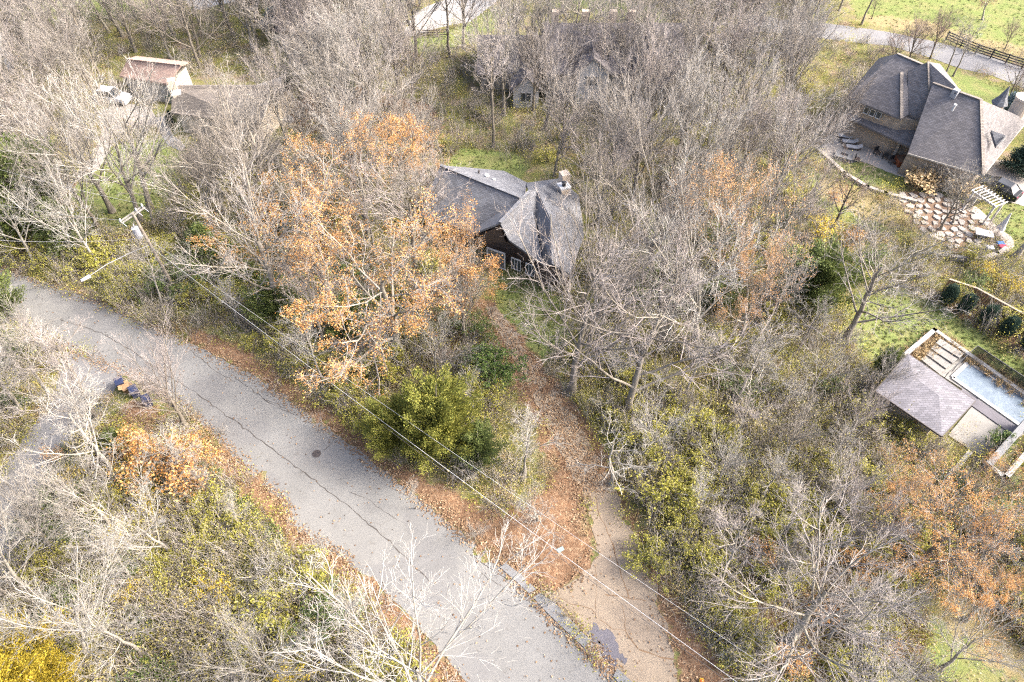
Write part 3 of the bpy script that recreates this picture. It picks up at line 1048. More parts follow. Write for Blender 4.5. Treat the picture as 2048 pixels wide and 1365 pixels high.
def gable_roof(x0, x1, y, z, hw, ze, mat, par, yaw=0.0):
    a, b = PV(x0, y, z), PV(x1, y, z)
    d = (b - a).normalized(); n = Vector((-d.y, d.x, 0))
    e = [Vector((p.x, p.y, ze)) + s * hw * n for p in (a, b) for s in (-1, 1)]
    shell('roof', mat, par, [a, b, *e], [(2, 4, 1, 0), (0, 1, 5, 3)])
    w = [e[0], e[2], e[3], e[1]]
    walls('cream_paint', par, w, ze - .1, .5)
    for p, s in ((a, 1), (b, -1)):
        i = Vector((p.x, p.y, 0)) + d * s * .6
        MB().slab([(i + n * hw * .9)[:2], (i - n * hw * .9)[:2], (i - n * hw * .9 + d * s * .2)[:2], (i + n * hw * .9 + d * s * .2)[:2]], 0, ze - .05).obj('end_wall', 'white_paint', par)
    return a, b, d, n


gable_roof(955, 1130, 70, 5.5, 5.0, 2.8, 'shingle_purple', h)
gable_roof(1090, 1370, 46, 8.0, 5.6, 4.2, 'shingle_purple', h)


def cross_gable(x, y, z, w, depth, ze, par):
    """gabled bay facing the camera side: white front, two small slopes"""
    c = PV(x, y, 0)
    fr = Vector((c.x, 79.2, 0)); bk_ = fr + Vector((0, depth, 0))
    l, r_ = Vector((-w / 2, 0, 0)), Vector((w / 2, 0, 0))
    Z = lambda p, zz: Vector((p.x, p.y, zz))
    o_ = Vector((0, -.35, 0))
    shell('roof', 'shingle_purple', par, [Z(fr + o_, z), Z(bk_, z), Z(fr + l * 1.2 + o_, ze), Z(bk_ + l * 1.2, ze), Z(fr + r_ * 1.2 + o_, ze), Z(bk_ + r_ * 1.2, ze)], [(2, 0, 1, 3), (0, 4, 5, 1)])
    mb = MB()
    f = [Z(fr + l, 0), Z(fr + r_, 0), Z(fr + r_, ze), Z(fr, z - .3), Z(fr + l, ze)]
    i = len(mb.v)
    mb.v += [tuple(p) for p in f] + [tuple(p + Vector((0, depth, 0))) for p in f]
    mb.f += [(0, 1, 2, 3, 4), (9, 8, 7, 6, 5)] + [(k, (k + 1) % 5, 5 + (k + 1) % 5, 5 + k)[::-1] for k in range(5)]
    mb.obj('bay', 'white_paint', par)
    window(par, fr + Vector((-w * .2, -.05, 0)), fr + Vector((w * .2, -.05, 0)), ze - 1.8, ze - .5, (0, -1), 1)


cross_gable(1172, 170, 7.0, 3.8, 6, 5.0, h)
cross_gable(1278, 168, 7.4, 3.6, 6, 5.3, h)
cross_gable(1050, 160, 4.6, 3.2, 4, 2.8, h)
for x in (1110, 1170, 1225, 1262):
    p = PV(x, 42, 8.0)
    MB().box(p + Vector((0, 0, .5)), (.9, .7, 1.6), 0).obj('chimney', 'brick_pale', h)
rebase(h, PV(1160, 130, 0))

h = empty('house')
tag(h, 'pale grey roofed house barely seen through twigs beside the white parking pad', 'house')
gable_roof(555, 650, -2, 5.5, 4.5, 3.0, 'shingle_purple', h)
rebase(h, PV(600, 40, 0))

# ---------------------------------------------------------------- pool house and pool terrace
h = empty('pool_pavilion')
tag(h, 'low dark slate roofed pool pavilion next to the pool under the orange branches', 'pavilion')
pq = [PV(1816, 708, 3.0), PV(1950, 802, 3.0), PV(1884, 872, 3.0), PV(1752, 782, 3.0)]
rc = [PV(1826, 752, 3.35), PV(1878, 792, 3.35)]
shell('roof', 'pavilion_slate', h, pq + rc, [(3, 2, 5, 4), (0, 4, 5, 1), (1, 5, 2), (3, 4, 0)])
walls('tan_siding', h, pq, 2.75, .9)
for a, b in ((0, 1), (1, 2), (2, 3), (3, 0)):
    MB().beam(pq[a] + Vector((0, 0, -.08)), pq[b] + Vector((0, 0, -.08)), .15, .16).obj('gutter', 'iron', h)
rebase(h, PV(1850, 790, 0))

DECK_Z = .12
tag(MB().slab([P(x, y)[:2] for x, y in ((1872, 664), (2075, 800), (2075, 862), (2010, 885), (1960, 915), (1895, 872), (1955, 800), (1818, 712))], -.05, DECK_Z).obj('pool_deck', 'concrete', None), kind='structure')
pw = [P(x, y, .13)[:2] for x, y in ((1936, 726), (2090, 822), (2090, 905), (2048, 858), (1904, 756))]
pool = empty('swimming_pool')
tag(pool, 'narrow rectangular swimming pool with blue-grey water beside the dark slate pavilion', 'pool')
MB().slab(pw, .10, .17).obj('water', 'pool_water', pool)
mb = MB()
for i in range(len(pw)):
    a, b = Vector((*pw[i], .16)), Vector((*pw[(i + 1) % len(pw)], .16))
    mb.beam(a, b, .34, .14)
mb.obj('coping', 'concrete_pale', pool)
st = [P(x, y, .15)[:2] for x, y in ((1902, 762), (1926, 768), (2048, 856), (2044, 878), (1922, 792))]
MB().slab([P(x, y, .2)[:2] for x, y in ((1925, 778), (2046, 862), (2034, 876), (1914, 790))], .1, .2).obj('ledge', 'tar', pool)
rebase(pool, PV(1980, 790, 0))


def low_wall(pts, w, hgt, mat, label, name='garden_wall', z0=0.0):
    mb = MB()
    q = [PV(x, y, hgt) for x, y in pts]
    root = empty(name)
    tag(root, label, 'wall')
    for a, b in zip(q[:-1], q[1:]):
        d = (b - a).normalized(); n = Vector((-d.y, d.x, 0)) * w / 2
        e = d * w / 2
        mb.hexa([p - Vector((0, 0, hgt + .05)) for p in (a - n - e, b - n + e, b + n + e, a + n - e)], [a - n - e, b - n + e, b + n + e, a + n - e])
    o = mb.obj('masonry', mat, root)
    rebase(root, Vector((q[0].x, q[0].y, 0)))
    return root


low_wall([(1812, 708), (1870, 659), (2090, 815)], .38, .55, 'concrete_pale', 'white L-shaped garden wall around the pool planting bed')
low_wall([(1968, 922), (2012, 955), (2075, 882)], .40, .6, 'concrete_pale', 'white angled garden wall below the pool deck')
low_wall([(1940, 905), (1868, 988)], .34, .5, 'concrete_pale', 'pale garden wall running down under the orange oak leaves')
low_wall([(1880, 1000), (1955, 1055), (2012, 1095), (2060, 1140)], .34, .5, 'concrete_pale', 'long white garden wall buried in orange leaves')
low_wall([(1982, 925), (2060, 838)], .5, 1.7, 'kerb_stone', 'tall grey garden wall closing the end of the pool')

# bed of tan ornamental grass round the pool
bed = tag(MB().slab([P(x, y)[:2] for x, y in ((1870, 668), (2080, 805), (2080, 818), (1935, 722), (1868, 684), (1824, 720), (1814, 714))], 0, DECK_Z + .05).obj('planting_bed', 'soil'), kind='structure')

sr = empty('garden_steps')
tag(sr, 'broad concrete steps climbing from the slate pavilion to the planting bed', 'steps')
for k in range(4):
    t0 = k / 4
    c0 = PV(1846 + 24 * k * .55, 712 - 10 * k, 0)
    A = PV(1838 + 9 * k, 722 - 9 * k, 0); B = PV(1876 + 12 * k, 752 - 9 * k, 0)
    d = (B - A); n = Vector((-d.y, d.x, 0)).normalized()
    zz = .16 + .12 * (k + 1)
    MB().hexa([A + Vector((0, 0, .1)), B + Vector((0, 0, .1)), B + n * .8 + Vector((0, 0, .1)), A + n * .8 + Vector((0, 0, .1))],
              [A + Vector((0, 0, zz)), B + Vector((0, 0, zz)), B + n * .8 + Vector((0, 0, zz)), A + n * .8 + Vector((0, 0, zz))]).obj('step', 'concrete', sr)
rebase(sr, PV(1860, 730, 0))

fr = empty('pool_fence')
tag(fr, 'black mesh panel fence standing along the pool beside the lawn', 'fence')
A, B = PV(1941, 709, .3), PV(2075, 800, .3)
npan = 7
for k in range(npan + 1):
    p = A.lerp(B, k / npan)
    MB().box(p + Vector((0, 0, .6)), (.06, .06, 1.25), .7).obj('post', 'black_metal', fr)
    if k < npan:
        q = A.lerp(B, (k + 1) / npan)
        d = (q - p).normalized() * .05
        MB().beam(p + d + Vector((0, 0, .62)), q - d + Vector((0, 0, .62)), .02, 1.1).obj('panel', 'mesh_screen', fr)
MB().beam(A + Vector((0, 0, 1.22)), B + Vector((0, 0, 1.22)), .06, .06).obj('rail', 'black_metal', fr)
C_ = PV(1884, 762, .3)
MB().beam(A + Vector((0, 0, 1.2)), C_ + Vector((0, 0, 1.2)), .05, .05).obj('rail', 'black_metal', fr)
for k in range(1, 4):
    MB().box(A.lerp(C_, k / 3) + Vector((0, 0, .6)), (.05, .05, 1.2), .7).obj('post', 'black_metal', fr)
rebase(fr, A)

# wooden fence behind the evergreens
fe = empty('wooden_fence')
tag(fe, 'brown board fence with a pale cap rail behind the clipped evergreens', 'fence')
fp = [PV(1880, 586, 0), PV(1934, 604, 0), PV(2090, 692, 0)]
me_b = None
for a, b in zip(fp[:-1], fp[1:]):
    L = (b - a).length
    d = (b - a).normalized()
    ang = math.atan2(d.y, d.x)
    n = int(L / .19)
    for k in range(n):
        if me_b is None:
            me_b = MB().box((0, 0, .9), (.17, .03, 1.8)).mesh('board', 'wood_fence')
        o = link(bpy.data.objects.new('board', me_b)); o.parent = fe
        o.location = a + d * (k + .5) * (L / n) + Vector((0, 0, random.uniform(-.02, .01) + .05)); o.rotation_euler = (0, 0, ang + random.uniform(-.03, .03))
    MB().beam(a + Vector((0, 0, 1.88)), b + Vector((0, 0, 1.88)), .2, .06).obj('cap_rail', 'wood_cap', fe)
rebase(fe, fp[1])

# black rail fence along the far road
ff = empty('rail_fence')
tag(ff, 'black four-rail paddock fence beyond the far road', 'fence')
pts = [PV(x, y, 0) for x, y in ((1890, 82), (1950, 108), (2010, 128), (2110, 160))]
for a, b in zip(pts[:-1], pts[1:]):
    n = max(1, round((b - a).length / 2.4))
    for k in range(n):
        p, q = a.lerp(b, k / n), a.lerp(b, (k + 1) / n)
        MB().box(p + Vector((0, 0, .7)), (.14, .14, 1.4), .4).obj('post', 'black_metal', ff)
        for z in (.3, .62, .94, 1.26):
            MB().beam(p + Vector((0, 0, z)), q + Vector((0, 0, z)), .05, .13).obj('rail', 'black_metal', ff)
rebase(ff, pts[1])
gf = empty('rail_fence')
tag(gf, 'dark low rail fence at the foot of the pale driveway', 'fence')
A, B = PV(838, 76, 0), PV(894, 74, 0)
for k in range(4):
    p = A.lerp(B, k / 3)
    MB().box(p + Vector((0, 0, .6)), (.12, .12, 1.2)).obj('post', 'wood_dark', gf)
    if k < 3:
        for z in (.35, .7, 1.05):
            MB().beam(p + Vector((0, 0, z)), A.lerp(B, (k + 1) / 3) + Vector((0, 0, z)), .05, .12).obj('rail', 'wood_dark', gf)
rebase(gf, A)

# pergola
pg = empty('pergola')
tag(pg, 'white slatted pergola standing over the front of the black car', 'pergola')
A, B = PV(1962, 376, 2.5), PV(2010, 408, 2.5)
d = (B - A).normalized(); n = Vector((-d.y, d.x, 0))
for s in (0, 1.3):
    MB().beam(A - n * s, B - n * s, .14, .2).obj('beam', 'white_paint', pg)
    for t in (.06, .94):
        p = A.lerp(B, t) - n * s
        MB().box((p.x, p.y, 1.2), (.18, .18, 2.4), .6).obj('post', 'white_paint', pg)
for k in range(9):
    p = A.lerp(B, k / 8) + Vector((0, 0, .16))
    MB().beam(p + n * .3, p - n * 1.6, .08, .12).obj('slat', 'white_paint', pg)
rebase(pg, Vector((A.x, A.y, 0)))


# ---------------------------------------------------------------- cars
def make_car(label, paint, loc, rz, tall=0.0):
    root = empty('parked_car', (0, 0, 0))
    tag(root, label, 'car')
    hh = tall
    prof = [(-2.25, .35), (-2.3, .62), (-2.2, .92), (-1.2, 1.0 + hh * .2), (-.95, 1.02 + hh * .2), (1.55, 1.0 + hh * .2), (2.15, .95), (2.28, .7), (2.2, .35)]
    bm = MB()
    ws = [.80, .84, .86, .88, .89, .89, .86, .82, .80]
    n = len(prof)
    bm.v = [(x, -w, z) for (x, z), w in zip(prof, ws)] + [(x, w, z) for (x, z), w in zip(prof, ws)] + [(x, -w * .97, .28) for (x, z), w in zip(prof, ws)] + [(x, w * .97, .28) for (x, z), w in zip(prof, ws)]
    for i in range(n - 1):
        bm.f.append((i, i + 1, n + i + 1, n + i))
        bm.f.append((2 * n + i, 2 * n + i + 1, i + 1, i))
        bm.f.append((n + i, n + i + 1, 3 * n + i + 1, 3 * n + i))
        bm.f.append((3 * n + i, 3 * n + i + 1, 2 * n + i + 1, 2 * n + i))
    bm.f += [(0, n, 3 * n, 2 * n), (n - 1, 3 * n - 1, 4 * n - 1, 2 * n - 1)]
    body = bm.obj('body', paint, root)
    bv = body.modifiers.new('b', 'BEVEL'); bv.width = .06; bv.segments = 2; bv.limit_method = 'ANGLE'
    z0, z1 = 1.0 + hh * .2, 1.46 + hh
    g = MB().hexa([(-1.15, -.82, z0), (1.75, -.82, z0), (1.75, .82, z0), (-1.15, .82, z0)], [(-.45, -.62, z1), (1.2, -.62, z1), (1.2, .62, z1), (-.45, .62, z1)]).obj('cabin_glass', 'car_glass', root)
    r = MB().hexa([(-.5, -.65, z1), (1.25, -.65, z1), (1.25, .65, z1), (-.5, .65, z1)], [(-.35, -.55, z1 + .06), (1.1, -.55, z1 + .06), (1.1, .55, z1 + .06), (-.35, .55, z1 + .06)]).obj('roof', paint, root)
    for sx in (-.82, .82):
        for x0, xt in ((-1.15, -.45), (.3, .3), (1.75, 1.2)):
            MB().beam((x0, sx, z0), (xt, sx * .76, z1 + .01), .07, .07).obj('pillar', paint, root)
    for x in (-1.45, 1.4):
        for y in (-.82, .82):
            w = MB().lathe([(.2, -.1), (.33, -.1), (.34, 0), (.33, .1), (.2, .1)], (0, 0, 0), 18).obj('wheel', 'rubber', root)
            w.rotation_euler = (math.pi / 2, 0, 0); w.location = (x, y, .34)
            rm = MB().lathe([(.2, -.09), (.2, .09)], (0, 0, 0), 12).obj('rim', 'grey_metal', w)
    for y in (-.62, .62):
        MB().box((-2.2, y, .74), (.16, .36, .15)).obj('headlight', 'porcelain', root)
        MB().box((2.2, y, .8), (.12, .3, .16)).obj('tail_light', 'red_cloth', root)
        MB().box((-.85, y * 1.62, 1.08), (.14, .2, .14)).obj('mirror', paint, root)
    root.location = loc; root.rotation_euler = (0, 0, rz)
    return root


make_car('shiny black car parked on the driveway behind the pergola', 'car_black', PV(1992, 384, .03), R(-50))
make_car('white car parked on the gravel driveway behind the leaning trunks', 'car_white', PV(228, 204, .03), R(170), .35)

# ---------------------------------------------------------------- utility pole, lamp arm, wires
up = empty('utility_pole')
tag(up, 'tall wooden utility pole with double crossarm, grey transformer and long lamp arm', 'utility pole')
base = PV(357, 592, 0)
Hp = 10.2
tip = base + Vector((-.12, 0, Hp))
MB().tube([base + Vector((0, 0, -.3)), base.lerp(tip, .5), tip], [.19, .155, .12], 10).obj('pole', 'pole_wood', up)
ca, cb = PV(283, 411, Hp - .25), PV(236, 443, Hp - .25)
cd = (cb - ca).normalized(); cn = Vector((-cd.y, cd.x, 0))
mid = (ca + cb) / 2
off = Vector((tip.x, tip.y, mid.z)) - mid; off.z = 0
for s in (-.16, .16):
    MB().beam(ca + cn * s + off * .6, cb + cn * s + off * .6, .09, .11).obj('crossarm', 'wood_grey', up)
ca += off * .6; cb += off * .6
for p in (ca.lerp(cb, .04), ca.lerp(cb, .3), ca.lerp(cb, .96)):
    MB().lathe([(.05, 0), (.09, .05), (.05, .1), (.09, .15), (.05, .2), (.08, .25), (.02, .32)], p + Vector((0, 0, .07)), 10).obj('insulator', 'porcelain', up)
    MB().tube([p, p + Vector((.6, -.45, -.1))], .035, 6).obj('strain_insulator', 'porcelain', up)
tz = 8.35
tc = base.lerp(tip, tz / Hp) + cd * .48 + Vector((0, 0, -.5))
tr = MB().lathe([(.26, 0), (.29, .05), (.29, 1.0), (.31, 1.02), (.31, 1.08), (.12, 1.14)], tc, 16).obj('transformer', 'transformer_grey', up)
MB().tube([tc + Vector((0, 0, 1.1)), tc + Vector((.02, .05, 1.45))], .05, 8).obj('bushing', 'porcelain', tr)
MB().box(tc + Vector((0, 0, .6)) - cd * .32, (.12, .3, .4), .6).obj('bracket', 'iron', tr)
lz = 6.6
la = base.lerp(tip, lz / Hp)
lb = PV(178, 553, 7.1)
MB().tube([la, la.lerp(lb, .33) + Vector((0, 0, .2)), la.lerp(lb, .7) + Vector((0, 0, .25)), lb], [.045, .04, .035, .03], 8).obj('lamp_arm', 'grey_metal', up)
d = (lb - la).normalized()
MB().hexa([lb - d * .1 + Vector((-.12, .1, -.1)), lb - d * .1 + Vector((.12, -.1, -.1)), lb + d * .75 + Vector((.08, -.08, -.06)), lb + d * .75 + Vector((-.08, .08, -.06))],
          [lb - d * .1 + Vector((-.09, .08, .1)), lb - d * .1 + Vector((.09, -.08, .1)), lb + d * .7 + Vector((.05, -.05, .06)), lb + d * .7 + Vector((-.05, .05, .06))]).obj('lamp_head', 'transformer_grey', up)
for k in range(3):
    MB().tube([tc + Vector((.1 * k - .1, 0, 1.12)), mid + off * .6 + cd * (.5 * k - .5)], .018, 5).obj('jumper_wire', 'wire_dark', up)
rebase(up, base)

def cable(name, a, b, sag, rad, mat, label, group):
    pts = []
    for k in range(25):
        t = k / 24
        pts.append(Vector(a).lerp(Vector(b), t) - Vector((0, 0, sag * 4 * t * (1 - t))))
    o = MB().tube(pts, rad, 5).obj(name, mat)
    tag(o, label, 'cable', group)
    return o


# the next pole stands just outside the picture, down the road
a_main = base.lerp(tip, 6.2 / Hp)
e_main = PV(1481, 1365, 6.6); s_ = (e_main - a_main)
far_main = a_main + s_ * 1.14
far_main.z = 6.4
grp = 'overhead wires along the road'
cable('power_line', a_main + Vector((.1, -.1, .15)), far_main + Vector((0, 0, .15)), .55, .017, 'wire_pale', 'thick pale overhead cable running above the leafy verge, upper of the close pair', grp)
cable('power_line', a_main + Vector((.1, -.1, -.12)), far_main + Vector((-.1, -.15, -.2)), .62, .016, 'wire_dark', 'dark overhead cable hanging just under the thick pale one', grp)
a2 = base.lerp(tip, 7.4 / Hp); e2 = PV(1530, 1330, 7.6)
far2 = a2 + (e2 - a2) * 1.1; far2.z = 7.6
cable('power_line', a2 + Vector((.1, 0, 0)), far2, .5, .010, 'wire_pale', 'thin pale overhead wire crossing the driveway near the brush pile', grp)
cable('power_line', ca + Vector((0, 0, .3)), PV(-60, 322, Hp + .3), .3, .009, 'wire_pale', 'thin wire leaving the near crossarm end towards the dark cedar', grp)
cable('power_line', cb + Vector((0, 0, .3)), PV(-60, 398, Hp + .3), .3, .009, 'wire_pale', 'thin wire leaving the transformer end of the crossarm', grp)
cable('power_line', base.lerp(tip, 7.4 / Hp), PV(-60, 478, 7.5), .4, .010, 'wire_pale', 'thin lower wire running from the pole over the brush beside the road', grp)
# second pole, just out of the frame, carries the other end
sp = empty('utility_pole')
tag(sp, 'plain wooden utility pole carrying the roadside cables beyond the driveway mouth', 'utility pole')
MB().tube([Vector((far_main.x, far_main.y, -.3)), Vector((far_main.x, far_main.y, 10))], [.19, .13], 10).obj('pole', 'pole_wood', sp)
pA = Vector((far2.x, far2.y, 7.55))
MB().beam(pA, Vector((far_main.x, far_main.y, 7.55)), .1, .12).obj('crossarm', 'wood_grey', sp)
rebase(sp, Vector((far_main.x, far_main.y, 0)))

# ---------------------------------------------------------------- small things
mh = empty('manhole_cover', PV(633, 908, .03))
tag(mh, 'round brown iron manhole cover in the road', 'manhole cover')
MB().lathe([(.36, -.02), (.36, .012), (.30, .014)], (0, 0, 0), 24).obj('ring', 'iron', mh)
mb = MB().lathe([(.295, -.02), (.295, .02)], (0, 0, 0), 24)
mb.obj('lid', 'iron', mh)
for k in range(5):
    MB().box((0, -.2 + .1 * k, .024), (.42 - .12 * abs(k - 2), .03, .012)).obj('rib', 'iron', mh)

wm = empty('meter_box', PV(1121, 1102, .0), R(25))
tag(wm, 'pale concrete water meter box with a teal lid among orange leaves', 'meter box')
MB().box((0, 0, .10), (.78, .46, .24)).obj('frame', 'concrete_pale', wm)
MB().box((-.02, 0, .235), (.52, .30, .04)).obj('lid', 'teal_plastic', wm)

bl = empty('ball', PV(1403, 1362, .16))
tag(bl, 'orange and yellow ball lying on the leaves by the driveway', 'ball')
prof = [(math.sin(math.pi * k / 12) * .17, -math.cos(math.pi * k / 12) * .17) for k in range(13)]
MB().lathe([(max(r, .003), z) for r, z in prof], (0, 0, 0), 16).obj('shell', 'orange_plastic', bl, True)
MB().lathe([(.172, -.05), (.1745, 0), (.172, .05)], (0, 0, 0), 16).obj('band', 'yellow_plastic', bl, True).rotation_euler = (.6, .4, 0)


def bin_(px, label, rz):
    b = empty('wheeled_bin', PV(*px, 0.03), rz)
    tag(b, label, 'bin', 'navy bins at the corner of the side lane')
    MB().hexa([(-.26, -.28, .06), (.26, -.28, .06), (.26, .28, .06), (-.26, .28, .06)], [(-.34, -.38, 1.0), (.34, -.38, 1.0), (.34, .38, 1.0), (-.34, .38, 1.0)]).obj('body', 'navy_plastic', b)
    MB().hexa([(-.36, -.42, 1.0), (.36, -.42, 1.0), (.36, .42, 1.0), (-.36, .42, 1.0)], [(-.3, -.34, 1.1), (.3, -.34, 1.1), (.3, .34, 1.12), (-.3, .34, 1.12)]).obj('lid', 'navy_plastic', b)
    MB().tube([(-.3, .46, .96), (.3, .46, .96)], .025, 8).obj('handle', 'navy_plastic', b)
    for x in (-.3, .3):
        w = MB().lathe([(.12, -.03), (.12, .03)], (0, 0, 0), 12).obj('wheel', 'rubber', b)
        w.rotation_euler = (0, math.pi / 2, 0); w.location = (x, .3, .12)


bin_((247, 776), 'navy wheeled bin left of the brown carton beside the road', R(30))
bin_((275, 792), 'navy wheeled bin just right of the brown carton', R(38))
bin_((300, 810), 'navy wheeled bin nearest the orange oak sapling', R(34))
cb_ = empty('carton', PV(259, 784, .0), R(28))
tag(cb_, 'brown cardboard carton with open flaps standing between navy bins', 'carton')
MB().box((0, 0, .4), (.6, .6, .8)).obj('box', 'cardboard', cb_)
for k in range(4):
    f = MB().hexa([(-.29, 0, -.01), (.29, 0, -.01), (.26, .26, .09), (-.26, .26, .09)], [(-.29, 0, .01), (.29, 0, .01), (.26, .26, .11), (-.26, .26, .11)]).obj('flap', 'cardboard', cb_)
    a = k * math.pi / 2
    f.rotation_euler = (0, 0, a); f.location = (-math.sin(a) * .3, math.cos(a) * .3, .81)

# patio furniture
def lounger(px, rz, label):
    L = empty('sun_lounger', PV(*px, .05), rz)
    tag(L, label, 'sun lounger', 'white loungers on the stone patio')
    MB().box((0, 0, .32), (1.3, .62, .10)).obj('cushion', 'canvas', L)
    b = MB().box((.25, 0, 0), (.6, .62, .10)).obj('backrest', 'canvas', L); b.location = (.65, 0, .34); b.rotation_euler = (0, R(-35), 0)
    MB().box((.1, 0, .25), (1.9, .66, .05)).obj('frame', 'wood_dark', L)
    for x in (-.6, .75):
        for y in (-.26, .26):
            MB().box((x, y, .12), (.06, .06, .24)).obj('leg', 'wood_dark', L)


lounger((1686, 276), R(-20), 'white sun lounger closest to the house on the stone patio')
lounger((1694, 287), R(-12), 'white sun lounger in the middle of the patio row')
lounger((1702, 298), R(-15), 'white sun lounger nearest the grass on the stone patio')
tb = empty('fire_table', PV(1686, 316, .05), R(-30))
tag(tb, 'low dark grey square fire table on the stone patio', 'table')
MB().box((0, 0, .42), (2.0, 1.5, .10)).obj('top', 'kerb_stone', tb); MB().box((0, 0, .19), (1.3, .9, .38)).obj('base', 'kerb_stone', tb); MB().box((0, 0, .48), (.8, .5, .04)).obj('burner', 'black_metal', tb)


def chair(px, rz, label, mat='black_metal', seat='wood_dark'):
    c = empty('patio_chair', PV(*px, .05), rz)
    tag(c, label, 'chair', 'chairs on the stone patio')
    MB().box((0, 0, .45), (.55, .55, .08)).obj('seat', seat, c)
    MB().box((0, .27, .72), (.55, .07, .5)).obj('backrest', mat, c)
    for x in (-.24, .24):
        for y in (-.24, .24):
            MB().box((x, y, .2), (.05, .05, .41)).obj('leg', mat, c)


for k, (px, rz, lb_) in enumerate((((1752, 310), 20, 'dark patio chair nearest the loungers by the porch'), ((1768, 318), 160, 'dark patio chair in the middle of the porch row'), ((1782, 328), 10, 'dark patio chair beside the terracotta fire bowl'), ((1712, 324), 70, 'dark patio chair at the grass edge of the patio'))):
    chair(px, R(rz), lb_)
pt = empty('fire_bowl', PV(1800, 330, .05))
tag(pt, 'square terracotta coloured tub standing on the patio by the porch', 'tub')
MB().hexa([(-.5, -.5, 0), (.5, -.5, 0), (.5, .5, 0), (-.5, .5, 0)], [(-.7, -.7, .8), (.7, -.7, .8), (.7, .7, .8), (-.7, .7, .8)]).obj('pot', 'terracotta', pt)
MB().box((0, 0, .79), (1.1, 1.1, .06)).obj('soil', 'soil', pt)
gb = empty('garden_bin', PV(1698, 266, .05)); tag(gb, 'teal green round bin under the porch eave', 'bin')
MB().lathe([(.3, 0), (.38, .8), (.42, .82), (.3, .9)], (0, 0, 0), 14).obj('body', 'teal_plastic', gb)
um = empty('garden_umbrella', PV(1992, 470, .04)); tag(um, 'folded pale canvas umbrella beside the curved stone path', 'umbrella')
MB().lathe([(.45, .9), (.32, 1.3), (.16, 2.2), (.04, 2.9)], (0, 0, 0), 8).obj('canopy', 'canvas', um); MB().lathe([(.03, 0), (.03, 2.9)], (0, 0, 0), 8).obj('pole', 'wood_dark', um)
MB().lathe([(.3, 0), (.3, .1)], (0, 0, 0), 12).obj('base', 'iron', um)
for px, mat, lb_ in (((2000, 490), 'blue_cloth', 'blue cushion lying at the end of the stone wall'), ((2004, 496), 'red_cloth', 'crimson cushion lying next to the blue one'), ((1978, 498), 'canvas', 'white cushion on the stone wall near the blue one')):
    cu = MB().box((0, 0, .14), (.8, .6, .26)).obj('cushion', mat, None, False, PV(*px, .3))
    bv = cu.modifiers.new('b', 'BEVEL'); bv.width = .1; bv.segments = 3
    tag(cu, lb_, 'cushion')
gt = empty('garden_table', PV(1962, 476, .04), R(-20)); tag(gt, 'pale square garden table on the gravel by the curved path', 'table')
MB().box((0, 0, .7), (1.7, 1.1, .07)).obj('top', 'white_paint', gt); MB().box((0, 0, .33), (.7, .5, .66)).obj('base', 'kerb_stone', gt)
low_wall([(1908, 512), (1962, 516), (1996, 506), (2012, 496)], .4, .75, 'stone_pale', 'curved low stone wall at the edge of the gravel garden')
low_wall([(1640, 300), (1690, 345), (1735, 372), (1772, 385), (1830, 400)], .45, .35, 'stone_pale', 'rough stone edging between the patio lawn and the dry grass')
low_wall([(1892, 372), (1960, 398)], .3, .7, 'cream_paint', 'cream garden wall in front of the golden grasses')
pl = empty('planter', PV(1994, 1196, 0), R(-38)); tag(pl, 'square pale concrete planter with a shrub in it at the lawn edge', 'planter')
for sx, sy, w_, d_ in ((0, -.95, 2.2, .35), (0, .95, 2.2, .35), (-.93, 0, .35, 1.55), (.93, 0, .35, 1.55)):
    MB().box((sx, sy, .3), (w_, d_, .7)).obj('side', 'concrete', pl)
MB().box((0, 0, .25), (1.5, 1.5, .5)).obj('soil', 'soil', pl)
tag(paving('terrace', [(2015, 1150), (2048, 1105), (2110, 1080), (2110, 1230), (2060, 1235)], 'concrete', .05, .02), kind='structure')

# flagstones of the garden terrace by the car, each its own stone
terr = paving('stone_terrace', [(1790, 388), (1850, 385), (1920, 400), (1955, 430), (1975, 465), (1960, 505), (1905, 508), (1870, 480), (1820, 445)], 'soil', .03, .2, .5, 8)
stone_me = []
for k in range(5):
    r_ = np.random.default_rng(60 + k)
    n = 7
    ang = np.sort(r_.uniform(0, 2 * math.pi, n) * .3 + np.arange(n) * 2 * math.pi / n * 1.0)
    rad = r_.uniform(.36, .55, n)
    stone_me.append(MB().slab([(math.cos(a) * q, math.sin(a) * q) for a, q in zip(ang, rad)], -.05, .1).mesh('flagstone', 'stone_pale'))
tp_ = poly_w([(1790, 388), (1850, 385), (1920, 400), (1955, 430), (1975, 465), (1960, 505), (1905, 508), (1870, 480), (1820, 445)])
lo, hi = tp_.min(0), tp_.max(0)
cnt = 0
yy = lo[1]
row = 0
while yy < hi[1]:
    xx = lo[0] + (row % 2) * .5
    while xx < hi[0]:
        px_, py_ = xx + random.uniform(-.14, .14), yy + random.uniform(-.14, .14)
        if inside(tp_, np.array([px_]), np.array([py_]))[0]:
            o = link(bpy.data.objects.new('flagstone', random.choice(stone_me)))
            o.parent = terr
            o.location = (px_, py_, .045 + random.uniform(-.02, .05)); o.rotation_euler = (random.uniform(-.05, .05), random.uniform(-.05, .05), random.uniform(0, 6.28)); o.scale = (1, random.uniform(.75, 1.1), 1)
            cnt += 1
        xx += 1.0
    yy += .95
    row += 1

# ================================================================== VEGETATION
def unit(v):
    return v / (np.linalg.norm(v, axis=-1, keepdims=True) + 1e-9)


